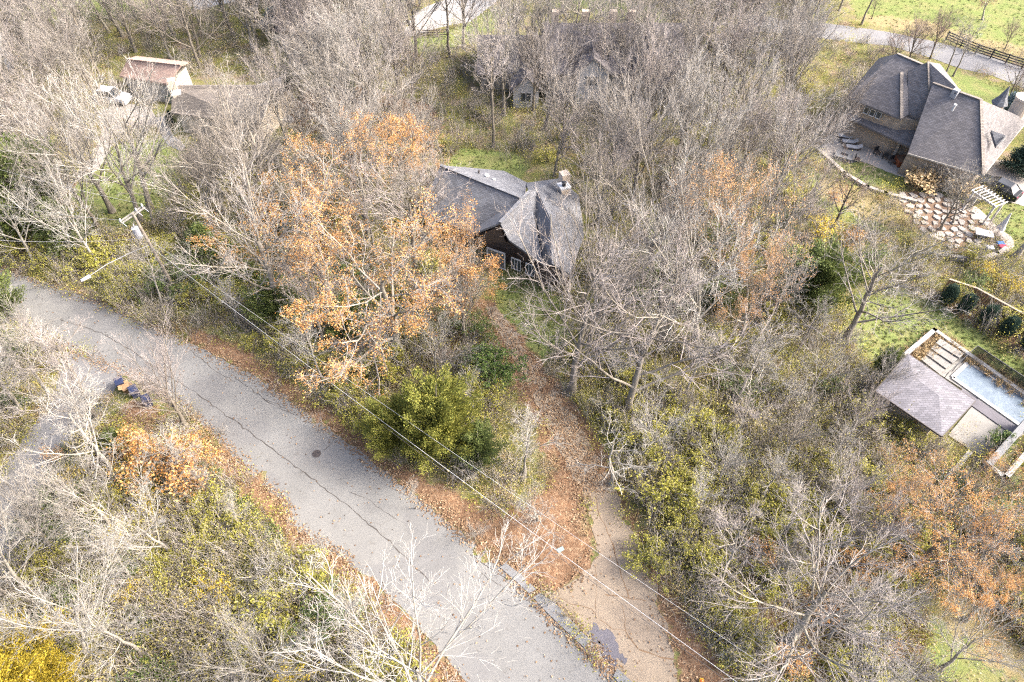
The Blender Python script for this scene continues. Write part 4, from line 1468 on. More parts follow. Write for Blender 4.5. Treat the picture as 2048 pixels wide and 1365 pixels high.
def tubes(Pb, Rb, k):
    """Pb (B,n,3), Rb (B,n) -> verts, quads"""
    B, n, _ = Pb.shape
    T = unit(np.gradient(Pb, axis=1))
    ref = np.where(np.abs(T[:, :1, 2:3]) < .9, np.array([0, 0, 1.0]), np.array([1.0, 0, 0]))
    U = unit(np.cross(T, np.broadcast_to(ref, T.shape)))
    W = np.cross(T, U)
    a = np.arange(k) * 2 * math.pi / k
    ring = Pb[:, :, None, :] + Rb[:, :, None, None] * (np.cos(a)[None, None, :, None] * U[:, :, None, :] + np.sin(a)[None, None, :, None] * W[:, :, None, :])
    V = ring.reshape(-1, 3)
    b_, i_, j_ = np.meshgrid(np.arange(B), np.arange(n - 1), np.arange(k), indexing='ij')
    o = (b_ * n + i_) * k
    j2 = (j_ + 1) % k
    F = np.stack([o + j_, o + j2, o + k + j2, o + k + j_], -1).reshape(-1, 4)
    return V, F


def join(parts):
    Vs, Fs, o = [], [], 0
    for V, F in parts:
        Vs.append(V); Fs.append(F + o); o += len(V)
    return np.concatenate(Vs), np.concatenate(Fs)


def grow(rg, Pp, Rp, cnt, tr, ang, ratio, n, up, wob, r0f, r1, fall=.5, lmin=.25, r0max=1.0):
    B, m, _ = Pp.shape
    k = rg.integers(cnt[0], cnt[1] + 1, B)
    idx = np.repeat(np.arange(B), k)
    j = np.concatenate([np.arange(q) for q in k]) if len(k) else np.array([], int)
    t = tr[0] + (tr[1] - tr[0]) * (j + rg.uniform(0, 1, len(j))) / k[idx]
    f = t * (m - 1); i = np.minimum(f.astype(int), m - 2); w = (f - i)[:, None]
    S = Pp[idx, i] * (1 - w) + Pp[idx, i + 1] * w
    r0 = Rp[idx, i] * (1 - w[:, 0]) + Rp[idx, i + 1] * w[:, 0]
    T = unit(Pp[idx, i + 1] - Pp[idx, i])
    Lp = np.linalg.norm(np.diff(Pp, axis=1), axis=2).sum(1)[idx]
    ref = np.where(np.abs(T[:, 2:3]) < .9, np.array([0, 0, 1.0]), np.array([1.0, 0, 0]))
    U = unit(np.cross(T, ref)); W = np.cross(T, U)
    az = j * 2.4 + rg.uniform(0, 6.28, B)[idx] + rg.normal(0, .35, len(j))
    a = np.radians(rg.uniform(ang[0], ang[1], len(j)))
    D = unit(np.cos(a)[:, None] * T + np.sin(a)[:, None] * (np.cos(az)[:, None] * U + np.sin(az)[:, None] * W))
    L = Lp * ratio * (1 - fall * t) * rg.uniform(.7, 1.25, len(j))
    L = np.maximum(L, lmin)
    Pc = np.empty((len(j), n, 3)); Pc[:, 0] = S
    step = (L / (n - 1))[:, None]
    for q in range(1, n):
        D = unit(D + np.array([0, 0, up / n]) + rg.normal(0, wob, D.shape))
        Pc[:, q] = Pc[:, q - 1] + D * step
    rs = np.minimum(r0 * r0f, r0max)
    Rc = rs[:, None] + (np.minimum(r1, rs * .8)[:, None] - rs[:, None] if isinstance(r1, np.ndarray) else np.minimum(r1, rs * .8)[:, None] - rs[:, None]) * np.linspace(0, 1, n)[None, :]
    return Pc, Rc


STYLES = {
    # H, trunk radius, trunk top t, limbs(cnt, t-range, angle, ratio, up, wob, fall), L2, L3, L4
    'fan': dict(H=17, r=.28, trunk=.50, tw=.035, l1=((10, 12), (.30, 1.0), (20, 54), 1.12, .55, .07, .35), l2=((8, 10), (.16, 1.0), (20, 46), .46, .40, .08), l3=((6, 8), (.12, 1.0), (20, 48), .50, .25, .09), l4=((4, 5), (.12, 1), (20, 48), .56, .15, .10)),
    'broom': dict(H=16, r=.25, trunk=.42, tw=.04, l1=((12, 14), (.35, 1.0), (12, 44), 1.30, .45, .05, .3), l2=((8, 10), (.18, 1.0), (14, 36), .44, .40, .06), l3=((6, 8), (.12, 1.0), (15, 38), .52, .30, .07), l4=((4, 5), (.12, 1), (16, 40), .60, .25, .08)),
    'oak': dict(H=18, r=.34, trunk=.52, tw=.06, l1=((10, 12), (.26, 1.0), (32, 74), .95, .50, .14, .35), l2=((8, 9), (.2, 1.0), (28, 60), .46, .32, .16), l3=((6, 7), (.15, 1.0), (28, 60), .46, .2, .16), l4=((4, 6), (.15, 1), (25, 58), .54, .1, .17)),
    'slim': dict(H=15, r=.15, trunk=.78, tw=.05, l1=((9, 12), (.40, 1.0), (22, 54), .42, .5, .10, .35), l2=((6, 7), (.2, 1.0), (24, 52), .50, .35, .12), l3=((4, 6), (.15, 1.0), (24, 55), .52, .2, .13), l4=((3, 4), (.15, 1), (24, 55), .55, .15, .14)),
    'low': dict(H=6, r=.11, trunk=.32, tw=.08, l1=((8, 10), (.35, 1.0), (30, 72), 1.6, .45, .14, .2), l2=((6, 7), (.2, 1.0), (28, 60), .46, .25, .16), l3=((4, 5), (.15, 1.0), (28, 62), .48, .15, .18), l4=((3, 4), (.15, 1), (25, 60), .5, .1, .2)),
    'snag': dict(H=9, r=.16, trunk=.7, tw=.12, l1=((6, 8), (.35, 1.0), (35, 80), .60, .1, .2, .3), l2=((5, 6), (.2, 1.0), (30, 65), .45, .0, .22), l3=((4, 5), (.15, 1.0), (30, 62), .42, -.1, .22), l4=((2, 3), (.2, 1), (25, 60), .45, -.1, .22)),
}
NTRI = [0]


def tree_meshes(style, seed, bark='bark', twig='twig', leaf=None, nleaf=0, leafsize=.14, patch=.5, thin=1.0, rk=1.0):
    s = STYLES[style]
    rg = np.random.default_rng(seed)
    H = s['H']; n = 12
    z = np.linspace(0, H * s['trunk'], n)
    wob = np.cumsum(rg.normal(0, s['tw'], (n, 2)), 0) * H / n * .9; wob -= wob[0]
    Tp = np.c_[wob, z][None]
    Tr = rk * (s['r'] * (1 - .68 * np.linspace(0, 1, n)) + .55 * s['r'] * np.exp(-np.linspace(0, 1, n) * 14))[None]
    c, tr, an, ra, up, wb, fall = s['l1']
    P1, R1 = grow(rg, Tp, Tr, c, tr, an, ra, 8, up, wb, .46, .026, fall, .25, .15)
    # the trunk runs on into a leader
    c, tr, an, ra, up, wb = s['l2']
    P2, R2 = grow(rg, P1, R1, c, tr, an, ra, 6, up, wb, .55, .014, .45, .5, .06)
    c, tr, an, ra, up, wb = s['l3']
    P3, R3 = grow(rg, P2, R2, c, tr, an, ra, 4, up, wb, .7, .008, .4, .4, .019)
    c, tr, an, ra, up, wb = s['l4']
    P4, R4 = grow(rg, P3, R3, c, tr, an, ra, 3, up, wb, .85, .005, .3, .3, .0108)
    if thin < 1:
        k3 = rg.uniform(0, 1, len(P3)) < thin; k4 = rg.uniform(0, 1, len(P4)) < thin
        P4, R4 = P4[k4], R4[k4]; P3, R3 = P3[k3], R3[k3]
    trunk = join([tubes(Tp, Tr, 9), tubes(P1, R1, 6)])
    crown = join([tubes(P2, R2, 4), tubes(P3, R3, 3), tubes(P4, R4, 3)])
    top = max(P4[:, :, 2].max(), .1)
    k = H / top
    out = dict(H=H, trunk=fast_mesh('trunk', trunk[0] * k, trunk[1], bark, True), crown=fast_mesh('crown', crown[0] * k, crown[1], twig, False))
    NTRI[0] += 2 * (len(trunk[1]) + len(crown[1]))
    if leaf:
        pts = P4.reshape(-1, 3)
        # leaves hang on in patches
        c0 = rg.uniform(pts.min(0), pts.max(0), (9, 3))
        d = np.min(np.linalg.norm(pts[:, None] - c0[None], axis=2), 1)
        w = np.exp(-(d / (H * .13)) ** 2) * (1 - patch) + patch
        w *= np.clip((pts[:, 2] - pts[:, 2].min()) / np.ptp(pts[:, 2]), .1, 1) ** .5
        pick = rg.choice(len(pts), nleaf, p=w / w.sum())
        C = pts[pick] + rg.normal(0, .12, (nleaf, 3))
        V, F = leaf_quads(rg, C, leafsize)
        out['foliage'] = fast_mesh('foliage', V * k, F, leaf)
        NTRI[0] += 2 * len(F)
    return out


def leaf_quads(rg, C, size, aspect=.62, flat=0.0):
    n = len(C)
    N_ = unit(rg.normal(0, 1, (n, 3)) + np.array([0, 0, flat]))
    A = unit(np.cross(N_, rg.normal(0, 1, (n, 3))))
    B = np.cross(N_, A)
    s = (size * rg.uniform(.6, 1.3, n))[:, None]
    a = A * s; b = B * s * aspect
    bend = N_ * s * .18
    V = np.stack([C - a * .5, C + b * .5 + bend, C + a * .5, C - b * .5 + bend], 1).reshape(-1, 3)
    F = np.arange(4 * n).reshape(n, 4)
    return V, F


def conifer_meshes(seed, H, Rb, mat, nb=70, per=55, size=(.34, .10), shape='cone', bark='bark'):
    """leader, boughs and many flat needle sprays carried by them"""
    rg = np.random.default_rng(seed)
    z = np.linspace(.06, .97, nb)
    tp = np.stack([np.zeros(8), np.zeros(8), np.linspace(0, H, 8)], 1)[None]
    trk = tubes(tp, np.linspace(.02 * H, .01, 8)[None], 7)
    az = np.arange(nb) * 2.4 + rg.normal(0, .4, nb)
    if shape == 'cone':
        rr = Rb * (1 - z) ** .8 * rg.uniform(.75, 1.15, nb) + .08
        rise = .25
    elif shape == 'egg':
        rr = Rb * np.sqrt(np.clip(1 - ((z - .36) / .68) ** 2, .02, 1)) * rg.uniform(.85, 1.08, nb)
        rise = .55
    else:      # plume: broad bush of upswept plumes
        rr = Rb * (np.clip(1.15 - z, 0, 1)) ** .55 * rg.uniform(.5, 1.25, nb)
        rise = 1.0
    S = np.stack([np.zeros(nb), np.zeros(nb), z * H * .82], 1)
    D = np.stack([np.cos(az), np.sin(az), np.full(nb, rise) * rg.uniform(.6, 1.3, nb)], 1)
    t = np.linspace(0, 1, 6)[None, :, None]
    Pb = S[:, None] + D[:, None] * rr[:, None, None] * t + np.array([0, 0, 1.0]) * (t ** 2) * (.25 * rise * rr)[:, None, None]
    bo = tubes(Pb, (.018 * rr + .012)[:, None] * np.linspace(1, .3, 6)[None], 4)
    C, A = [], []
    for i in range(nb):
        k = int(per * (.35 + rr[i] / Rb))
        tt = rg.uniform(.12 if shape != 'egg' else .5, 1.03, k) ** .75
        q = np.stack([np.interp(tt, np.linspace(0, 1, 6), Pb[i, :, c]) for c in range(3)], 1)
        wdt = rr[i] * (.17 if shape == 'plume' else .30) * (1.15 - tt) + .10
        q += rg.normal(0, 1, (k, 3)) * wdt[:, None] * np.array([1, 1, .75])
        C.append(q)
        A.append(unit(D[i][None] + rg.normal(0, .5, (k, 3)) + np.array([0, 0, .45])))
    C = np.concatenate(C); A = np.concatenate(A)
    n = len(C)
    B = unit(np.cross(A, rg.normal(0, 1, (n, 3))))
    s = rg.uniform(.6, 1.3, n)[:, None]
    a = A * size[0] * s; b = B * size[1] * s
    V = np.stack([C - a * .4, C + b, C + a * .6, C - b], 1).reshape(-1, 3)
    F = np.arange(4 * n).reshape(n, 4)
    NTRI[0] += 2 * (n + len(bo[1]))
    tk = join([trk, bo])
    return dict(H=H, trunk=fast_mesh('trunk', tk[0], tk[1], bark, True), crown=fast_mesh('crown', V, F, mat))


def shrub_meshes(seed, leaf, nleaf=1300, H=2.4, W=1.9, size=.13, twig='bramble', stems=11, leafdrop=.0):
    rg = np.random.default_rng(seed)
    az = np.arange(stems) * 2.4 + rg.normal(0, .4, stems)
    out_ = rg.uniform(.25, 1.0, stems) * W
    hh = H * rg.uniform(.65, 1.0, stems) * (1 - .35 * out_ / W)
    t = np.linspace(0, 1, 7)
    Ps = np.stack([np.cos(az)[:, None] * out_[:, None] * t ** 1.3, np.sin(az)[:, None] * out_[:, None] * t ** 1.3, hh[:, None] * np.sin(t * 1.75) / math.sin(1.57)], -1)
    Ps += np.cumsum(rg.normal(0, .04, Ps.shape), 1) * (t[None, :, None] > 0)
    Rs = np.broadcast_to(np.linspace(.03, .012, 7), (stems, 7)).copy()
    P2, R2 = grow(rg, Ps, Rs, (6, 8), (.25, 1), (25, 65), .42, 5, .2, .18, .7, .009, .3, .3)
    P3, R3 = grow(rg, P2, R2, (4, 5), (.2, 1), (25, 65), .5, 3, .1, .2, .8, .006, .3, .2)
    st = tubes(Ps, Rs, 5)
    br = join([tubes(P2, R2, 3), tubes(P3, R3, 3)])
    o = dict(H=H, stems=fast_mesh('stems', *join([st, br]), twig))
    NTRI[0] += 2 * (len(st[1]) + len(br[1]))
    if leaf:
        pts = np.concatenate([P3.reshape(-1, 3), P2[:, 2:].reshape(-1, 3)])
        w = np.clip(pts[:, 2] / H, .05, 1) ** .6
        C = pts[rg.choice(len(pts), nleaf, p=w / w.sum())] + rg.normal(0, .10, (nleaf, 3))
        V, F = leaf_quads(rg, C, size, .7, 1.2)
        o['foliage'] = fast_mesh('foliage', V, F, leaf)
        NTRI[0] += 2 * len(F)
    return o


def plant_from(meshes, name, parts):
    root = bpy.data.objects.new(name, None); link(root); root.empty_display_size = .3
    for p in parts:
        if p in meshes:
            o = link(bpy.data.objects.new(p, meshes[p])); o.parent = root
    root['_h'] = 1.0
    return root


LIB = {}


def lib(key, fn, name, parts=('trunk', 'crown', 'foliage', 'stems')):
    m = fn()
    LIB[key] = dict(mesh=m, name=name, parts=parts, first=True, H=m['H'])


def place(key, loc, height, label, cat, group, spin=0.0, lean=None, wid=1.0):
    e = LIB[key]
    root = bpy.data.objects.new(e['name'], None)
    link(root); root.empty_display_size = .3
    for p in e['parts']:
        if p in e['mesh']:
            o = link(bpy.data.objects.new(p, e['mesh'][p])); o.parent = root
    k = height / e['H']
    root.location = loc
    root.scale = (k * wid, k * wid, k)
    q = Matrix.Rotation(spin, 3, 'Z')
    if lean is not None:
        q = Vector((0, 0, 1)).rotation_difference(Vector(lean).normalized()).to_matrix() @ q
    root.rotation_euler = q.to_euler()
    return tag(root, label, cat, group)


for k in range(4):
    lib(f'fan{k}', lambda k=k: tree_meshes('fan', 100 + k, thin=.66 + .08 * k), 'bare_tree')
for k in range(3):
    lib(f'broom{k}', lambda k=k: tree_meshes('broom', 200 + k, thin=.6 + .1 * k), 'bare_tree')
for k in range(2):
    lib(f'bareoak{k}', lambda k=k: tree_meshes('oak', 300 + k, thin=.7 + .1 * k, rk=.78), 'bare_tree')
for k in range(2):
    lib(f'pale{k}', lambda k=k: tree_meshes('fan', 330 + k, 'bark_pale', 'twig_pale', rk=.72, thin=.7), 'bare_tree')
for k in range(2):
    lib(f'slim{k}', lambda k=k: tree_meshes('slim', 400 + k), 'young_tree')
lib('upright', lambda: tree_meshes('fan', 352, thin=.75, rk=.95), 'bare_tree')
for k in range(2):
    lib(f'thin{k}', lambda k=k: tree_meshes('fan', 345 + k, thin=.55, rk=.9), 'bare_tree')
lib('slimpale', lambda: tree_meshes('slim', 410, 'bark_pale', 'twig_pale'), 'young_tree')
for k in range(2):
    lib(f'low{k}', lambda k=k: tree_meshes('low', 500 + k, 'bark_pale', 'twig_pale'), 'small_tree')
lib('snag', lambda: tree_meshes('snag', 520, 'bark_pale', 'twig_pale'), 'small_tree')
lib('dark0', lambda: tree_meshes('oak', 540, 'bark_dark', 'twig_dark', thin=.45), 'bare_tree')
lib('dark1', lambda: tree_meshes('fan', 541, 'bark_dark', 'twig_dark'), 'bare_tree')
for k in range(3):
    lib(f'orange{k}', lambda k=k: tree_meshes('oak', 600 + k, 'bark', 'twig', 'leaf_orange', 13000, .115, .16), 'oak_tree')
lib('tan0', lambda: tree_meshes('fan', 620, 'bark', 'twig', 'leaf_tan', 6500, .12, .08), 'oak_tree')
lib('rust0', lambda: tree_meshes('oak', 630, 'bark', 'twig', 'leaf_rust', 5000, .145, .25), 'oak_tree')
lib('sapling', lambda: tree_meshes('low', 640, 'bark', 'twig', 'leaf_orange', 2600, .15, .3), 'oak_sapling')
lib('cedar0', lambda: conifer_meshes(700, 9, 2.9, 'needle_cedar', 85, 700, (.16, .034), 'plume'), 'cedar_tree')
lib('cedar1', lambda: conifer_meshes(701, 8, 2.6, 'needle_green', 85, 300, (.2, .045), 'plume'), 'cedar_tree')
lib('cone0', lambda: conifer_meshes(702, 9, 2.4, 'needle_green', 110, 150, (.25, .05), 'cone'), 'cedar_tree')
lib('gold0', lambda: conifer_meshes(703, 8, 3.2, 'needle_gold', 85, 560, (.15, .034), 'plume'), 'cedar_tree')
lib('dark_cone', lambda: conifer_meshes(704, 7, 2.0, 'needle_dark', 100, 150, (.22, .05), 'cone'), 'evergreen_tree')
lib('arbor', lambda: conifer_meshes(705, 2.9, 1.0, 'needle_dark', 110, 130, (.15, .04), 'egg'), 'arborvitae')
lib('spruce', lambda: conifer_meshes(706, 5, 1.6, 'needle_blue', 90, 120, (.22, .05), 'cone'), 'spruce_tree')
SHR = {'yg0': ('leaf_yellowgreen', 2400), 'yg1': ('leaf_yellowgreen', 1500), 'yl0': ('leaf_yellow', 1000), 'gr0': ('leaf_green', 1900), 'ol0': ('leaf_olive', 1100), 'ol1': ('leaf_olive', 700), 'br0': (None, 0), 'or0': ('leaf_orange', 800)}
for k, (kk, (lf, nl)) in enumerate(SHR.items()):
    lib(kk, lambda k=k, lf=lf, nl=nl: shrub_meshes(800 + k, lf, nl), 'shrub')
lib('straw0', lambda: shrub_meshes(830, 'straw', 1400, 1.2, .8, .16, 'straw', 20), 'ornamental_grass')
lib('holly', lambda: shrub_meshes(831, 'leaf_ivy', 3200, 3.0, 1.6, .15, 'bramble', 14), 'evergreen_shrub')

TREES = []
G1 = 'bare trees of the wood'


def T(key, base, top, label, wid=1.0, cat='tree', group=G1, spin=None, h=None, lean=(0, 0)):
    B = PV(*base, 0)
    if h:
        TREES.append((B.x, B.y, h))
        return place(key, B, h, label, cat, group, random.uniform(0, 6.28) if spin is None else spin, Vector((lean[0], lean[1], 1)), wid)
    best = min(((abs(proj(B + Vector((0, 0, hh)))[1] - top[1]), hh) for hh in np.arange(2, 28, .25)))
    hh = best[1]
    Q = PV(*top, hh)
    d = Q - B
    tilt = math.hypot(d.x, d.y)
    mx_ = math.tan(R(24)) * hh
    if tilt > mx_:
        d.x *= mx_ / tilt; d.y *= mx_ / tilt
    TREES.append((B.x, B.y, hh))
    return place(key, B, d.length, label, cat, group, random.uniform(0, 6.28) if spin is None else spin, d, wid)


# middle of the picture
T('upright', (1142, 786), (1205, 330), 'big forked grey tree standing at the bend of the leaf-covered driveway', 1.0, h=21, lean=(.06, .02))
T('thin1', (1168, 722), (1240, 250), 'tall bare tree directly behind the big forked tree at the driveway bend', .85, h=19, lean=(.10, .05))
T('orange0', (800, 712), (770, 390), 'large orange-leaved oak with an upright trunk in front of the grey house', 1.3, group='orange-leaved oaks')
T('orange1', (672, 610), (545, 360), 'orange-leaved oak leaning left between the grey house and the utility pole', 1.2, group='orange-leaved oaks')
T('orange2', (740, 480), (690, 225), 'golden orange oak behind the others, at the left end of the grey roof', 1.0, group='orange-leaved oaks')
T('orange1', (905, 640), (915, 430), 'orange-leaved oak overhanging the garage doors of the grey house', .8, group='orange-leaved oaks', spin=2)
T('orange0', (560, 455), (480, 330), 'smaller amber oak left of the leaning orange oak', .75, group='orange-leaved oaks', spin=4)
T('orange2', (860, 400), (840, 270), 'amber oak whose leaves touch the rear left corner of the grey roof', .8, group='orange-leaved oaks', spin=1)
T('fan1', (578, 638), (430, 275), 'broad bare tree with lichen-grey limbs just right of the utility pole', 1.15)
T('broom0', (520, 480), (440, 170), 'dense fan-shaped bare tree in front of the tan house end wall', 1.15)
T('broom1', (430, 470), (370, 240), 'bare fan-shaped tree between the lawn walkway and the tan house', 1.0)
T('fan2', (650, 700), (600, 520), 'short bare tree under the leaning orange oak beside the road hedge', .9)
# left lawn
T('thin0', (225, 424), (35, 130), 'leftmost of the leaning dark trunks on the left lawn', .95)
T('thin1', (287, 456), (165, 120), 'leaning lichen-spotted trunk closest to the utility pole crossarm', .95)
T('thin0', (301, 419), (205, 90), 'dark leaning trunk at the right edge of the left lawn', .9, spin=3)
T('slimpale', (310, 462), (262, 265), 'slender pale birch-like tree on the left lawn', 1.0, group='young trees')
T('slim0', (110, 312), (60, 200), 'thin multi-stemmed sapling beside the gravel driveway', 1.0, group='young trees')
# left foreground
T('slimpale', (233, 964), (70, 545), 'tall pale trunk rising right of the side lane, lichen on its bark', 1.5, group='young trees', spin=1, h=13, lean=(0.1, 0))
T('slim0', (206, 890), (125, 590), 'thin leaning trunk beside the side lane, behind the tall pale one', 1.4, group='young trees', spin=2, h=10, lean=(0.08, 0))
T('slim1', (196, 838), (165, 440), 'grey trunk at the corner of the side lane and the road', 1.6, group='young trees', h=13, lean=(0.15, 0.05))
T('slimpale', (352, 985), (325, 610), 'white-twigged tree reaching over the road by the navy bins', 1.5, group='young trees', spin=5, h=8.5, lean=(0.3, 0.15))
T('slim1', (418, 1000), (385, 830), 'thin sapling on the leafy road edge below the orange sapling', 1.0, group='young trees', spin=3, h=5.5, lean=(0.1, 0))
T('slimpale', (485, 1070), (428, 905), 'crooked white sapling over the ivy patch', .9, group='young trees', spin=4, h=6, lean=(0.1, 0.1))
T('sapling', (345, 1000), (335, 790), 'low orange oak sapling spreading over the edge of the road', 1.0, 'tree', 'orange-leaved oaks', h=6.5, lean=(0.1, 0.15))
T('sapling', (392, 960), (372, 775), 'small orange oak sapling beside the navy bins', .8, 'tree', 'orange-leaved oaks', 2, h=5.5, lean=(0.1, 0.1))
T('sapling', (290, 935), (285, 850), 'low rust-orange oak sapling below the tall pale trunk', 1.0, 'tree', 'orange-leaved oaks', 4, h=4, lean=(0, 0))
T('pale0', (40, 820), (-60, 480), 'white-twigged tree at the far left beside the road', .9, h=10, lean=(0.1, 0))
T('slim0', (48, 830), (35, 520), 'grey leaning trunk at the far left behind the side lane', 1.3, group='young trees', spin=2.2, h=11, lean=(0.15, 0))
T('pale1', (182, 1340), (20, 1000), 'crooked pale-trunked tree above the golden cedar', 1.0, h=12.5, lean=(0.2, 0.3))
T('pale0', (60, 1190), (-130, 850), 'white fan-shaped crown leaning in over the side lane', 1.1, spin=2, h=12, lean=(0.15, 0.1))
T('slimpale', (268, 1168), (225, 1000), 'slim pale trunk leaning left through the yellow shrubs', 1.3, group='young trees', spin=2.9, h=8.5, lean=(0.05, 0.1))
T('pale1', (845, 1440), (690, 990), 'large white-limbed tree reaching over the road from the bottom edge', 1.5, spin=1.2, h=15, lean=(.05, .12))
T('pale0', (560, 1368), (420, 1130), 'white-limbed tree in the bottom undergrowth left of the road', 1.0, spin=4, h=10.5, lean=(0.05, 0.05))
T('low0', (655, 1130), (640, 1040), 'small white-twigged tree on the left road verge', 1.0, 'tree', 'small pale trees', h=4, lean=(0, 0.1))
T('low0', (1075, 1045), (1050, 960), 'small white-twigged ornamental tree on the leafy verge near the meter box', 1.05, 'tree', 'small pale trees', 1, h=5, lean=(-0.1, 0.05))
T('low1', (1052, 1110), (1040, 1010), 'tiny pale sapling in front of the small ornamental tree', .6, 'tree', 'small pale trees', 2, h=2.6, lean=(0, 0))
T('low1', (945, 935), (935, 855), 'small pale tree beside the yellow-green cedar', .8, 'tree', 'small pale trees', 3, h=3.8, lean=(0, 0))
T('slimpale', (832, 1018), (812, 930), 'thin white sapling at the road edge in front of the cedar', .9, group='young trees', spin=.4, h=4.6, lean=(0, 0))
T('low1', (950, 1080), (925, 1010), 'low twiggy sapling on the verge between road and small ornamental tree', .6, 'tree', 'small pale trees', 5, h=2.8, lean=(0, 0))
T('slimpale', (105, 800), (60, 560), 'white-barked thin tree behind the side lane, left of the tall pale trunk', 1.4, group='young trees', spin=3.3, h=10, lean=(.12, 0))
T('pale1', (20, 730), (0, 500), 'white-twigged crown hanging over the road at the far left', .9, spin=.5, h=7, lean=(.25, .05))
T('pale0', (-40, 1000), (-60, 700), 'white twiggy crown at the left edge over the side lane', 1.0, spin=5, h=11, lean=(.25, 0))
T('slimpale', (700, 1300), (680, 1150), 'slender white tree on the left verge near the bottom', 1.4, group='young trees', spin=.8, h=8, lean=(.1, .1))
T('pale1', (1880, 1340), (1900, 1200), 'pale bare tree standing on the lower right lawn', 1.1, spin=.9, h=9, lean=(0, .1))
T('low1', (560, 1180), (550, 1100), 'low white twiggy tree in the undergrowth below the ivy', 1.0, 'tree', 'small pale trees', 2.6, h=4)
# right of the driveway
T('bareoak1', (1254, 838), (1420, 420), 'grey-barked tree leaning right over the yellow-green shrubs', 1.0, h=18, lean=(0.12, 0.08))
T('snag', (1222, 968), (1226, 800), 'gnarled dead tree with pale drooping limbs beside the driveway', 1.1, 'tree', 'small pale trees', h=7, lean=(-0.1, 0.05))
T('snag', (1205, 850), (1195, 770), 'short dead snag with a long pale limb over the driveway', .8, 'tree', 'small pale trees', 2, h=4.2, lean=(-0.2, 0.05))
T('tan0', (1425, 590), (1480, 265), 'tall tree with tan leaves clinging along its crown right of the small lawn', .95, group='tan-leaved oaks')
T('tan0', (1480, 690), (1535, 430), 'tan-leaved oak beside the dark cedar, lower of the two', .85, group='tan-leaved oaks', spin=2.5)
T('fan2', (1390, 700), (1420, 380), 'bare grey tree just left of the tan-leaved oaks', 1.0, spin=1)
T('broom1', (1320, 640), (1335, 330), 'dense bare tree at the near end of the small lawn', .9, spin=2)
T('fan1', (1300, 560), (1330, 150), 'tall bare tree with massed limbs right of the grey house', 1.0, spin=2, h=19, lean=(-0.05, 0))
T('broom2', (1265, 420), (1290, 130), 'fan-crowned bare tree behind the right end of the grey house', 1.0, spin=4)
T('dark0', (1310, 400), (1400, 270), 'dark leaning double trunk on the oak-leaf floor right of the house', .9)
T('slim1', (1444, 1158), (1500, 890), 'slim grey tree leaning right in the middle of the right-hand brush', 1.4, group='young trees', spin=5, h=10.5, lean=(-0.05, 0.08))
T('fan3', (1562, 1292), (1740, 900), 'big grey tree with spreading limbs at the lower right', 1.3, spin=.5, h=16.5, lean=(.06, .10))
T('orange1', (1815, 1150), (1950, 890), 'orange oak covering the garden walls at the right edge', 1.0, group='orange-leaved oaks', spin=.7, h=11, lean=(0, 0.05))
T('orange0', (1760, 1010), (1850, 800), 'orange oak whose leaves lie over the dark pavilion roof', .8, group='orange-leaved oaks', spin=.2, h=8, lean=(0.05, 0.0))
T('orange2', (1930, 1240), (2020, 1050), 'orange oak near the square planter', .8, group='orange-leaved oaks', spin=3, h=8.5, lean=(-0.1, 0.05))
T('orange2', (1960, 1010), (2040, 880), 'orange oak at the right edge behind the angled white wall', .75, group='orange-leaved oaks', spin=5, h=6.5, lean=(0, 0))
T('bareoak0', (1688, 684), (1800, 430), 'spreading bare tree with twin trunks at the edge of the pool lawn', 1.1, spin=2)
T('pale0', (1616, 800), (1680, 570), 'whitish fan-shaped tree just below the pool lawn', 1.0, spin=1, h=9, lean=(0.0, 0.1))
T('low0', (1562, 822), (1575, 710), 'small white forked tree in the brush left of the whitish fan-shaped tree', 1.1, 'tree', 'small pale trees', 4, h=5, lean=(0, 0.1))
T('slimpale', (1648, 935), (1668, 800), 'thin pale tree left of the pavilion corner', 1.3, group='young trees', spin=1.1, h=6.5, lean=(0, 0))
T('fan0', (1690, 880), (1760, 690), 'bare tree hanging over the left corner of the pavilion roof', .9, spin=2, h=7.5, lean=(0.1, 0.05))
T('fan2', (1730, 800), (1800, 640), 'bare tree between the pool lawn and the pavilion roof', .9, spin=3, h=6.5, lean=(0.1, 0.05))
T('slim0', (1470, 890), (1480, 730), 'young bare tree in the brush behind the slim leaning one', 1.3, group='young trees', spin=3, h=8, lean=(-0.05, 0.05))
T('pale1', (1430, 980), (1440, 800), 'pale crooked tree over the dark undergrowth right of the snag', .8, spin=3, h=8, lean=(0, 0.05))
T('low1', (1500, 760), (1510, 660), 'small pale twiggy tree below the tan-leaved oaks', 1.0, 'tree', 'small pale trees', 6, h=4.5, lean=(0, 0))
T('broom0', (1560, 930), (1590, 760), 'reddish twiggy bare tree in the centre of the right-hand brush', .95, spin=2, h=8, lean=(0, 0.05))
T('fan1', (1660, 1030), (1720, 860), 'bare tree below the pavilion, left of the orange leaves', 1.0, spin=5, h=8.5, lean=(0, 0.1))
T('slim1', (1560, 1090), (1600, 930), 'thin bare tree above the big spreading tree at the lower right', 1.4, group='young trees', spin=4, h=8.5, lean=(0, 0.1))
T('pale0', (1700, 1440), (1850, 1250), 'whitish bare crown over the lower right lawn', 1.0, spin=1.7, h=10, lean=(0, 0.1))
T('low1', (1480, 1290), (1490, 1200), 'tangled pale sapling by the brush pile', 1.0, 'tree', 'small pale trees', .3, h=3.5, lean=(0, 0))
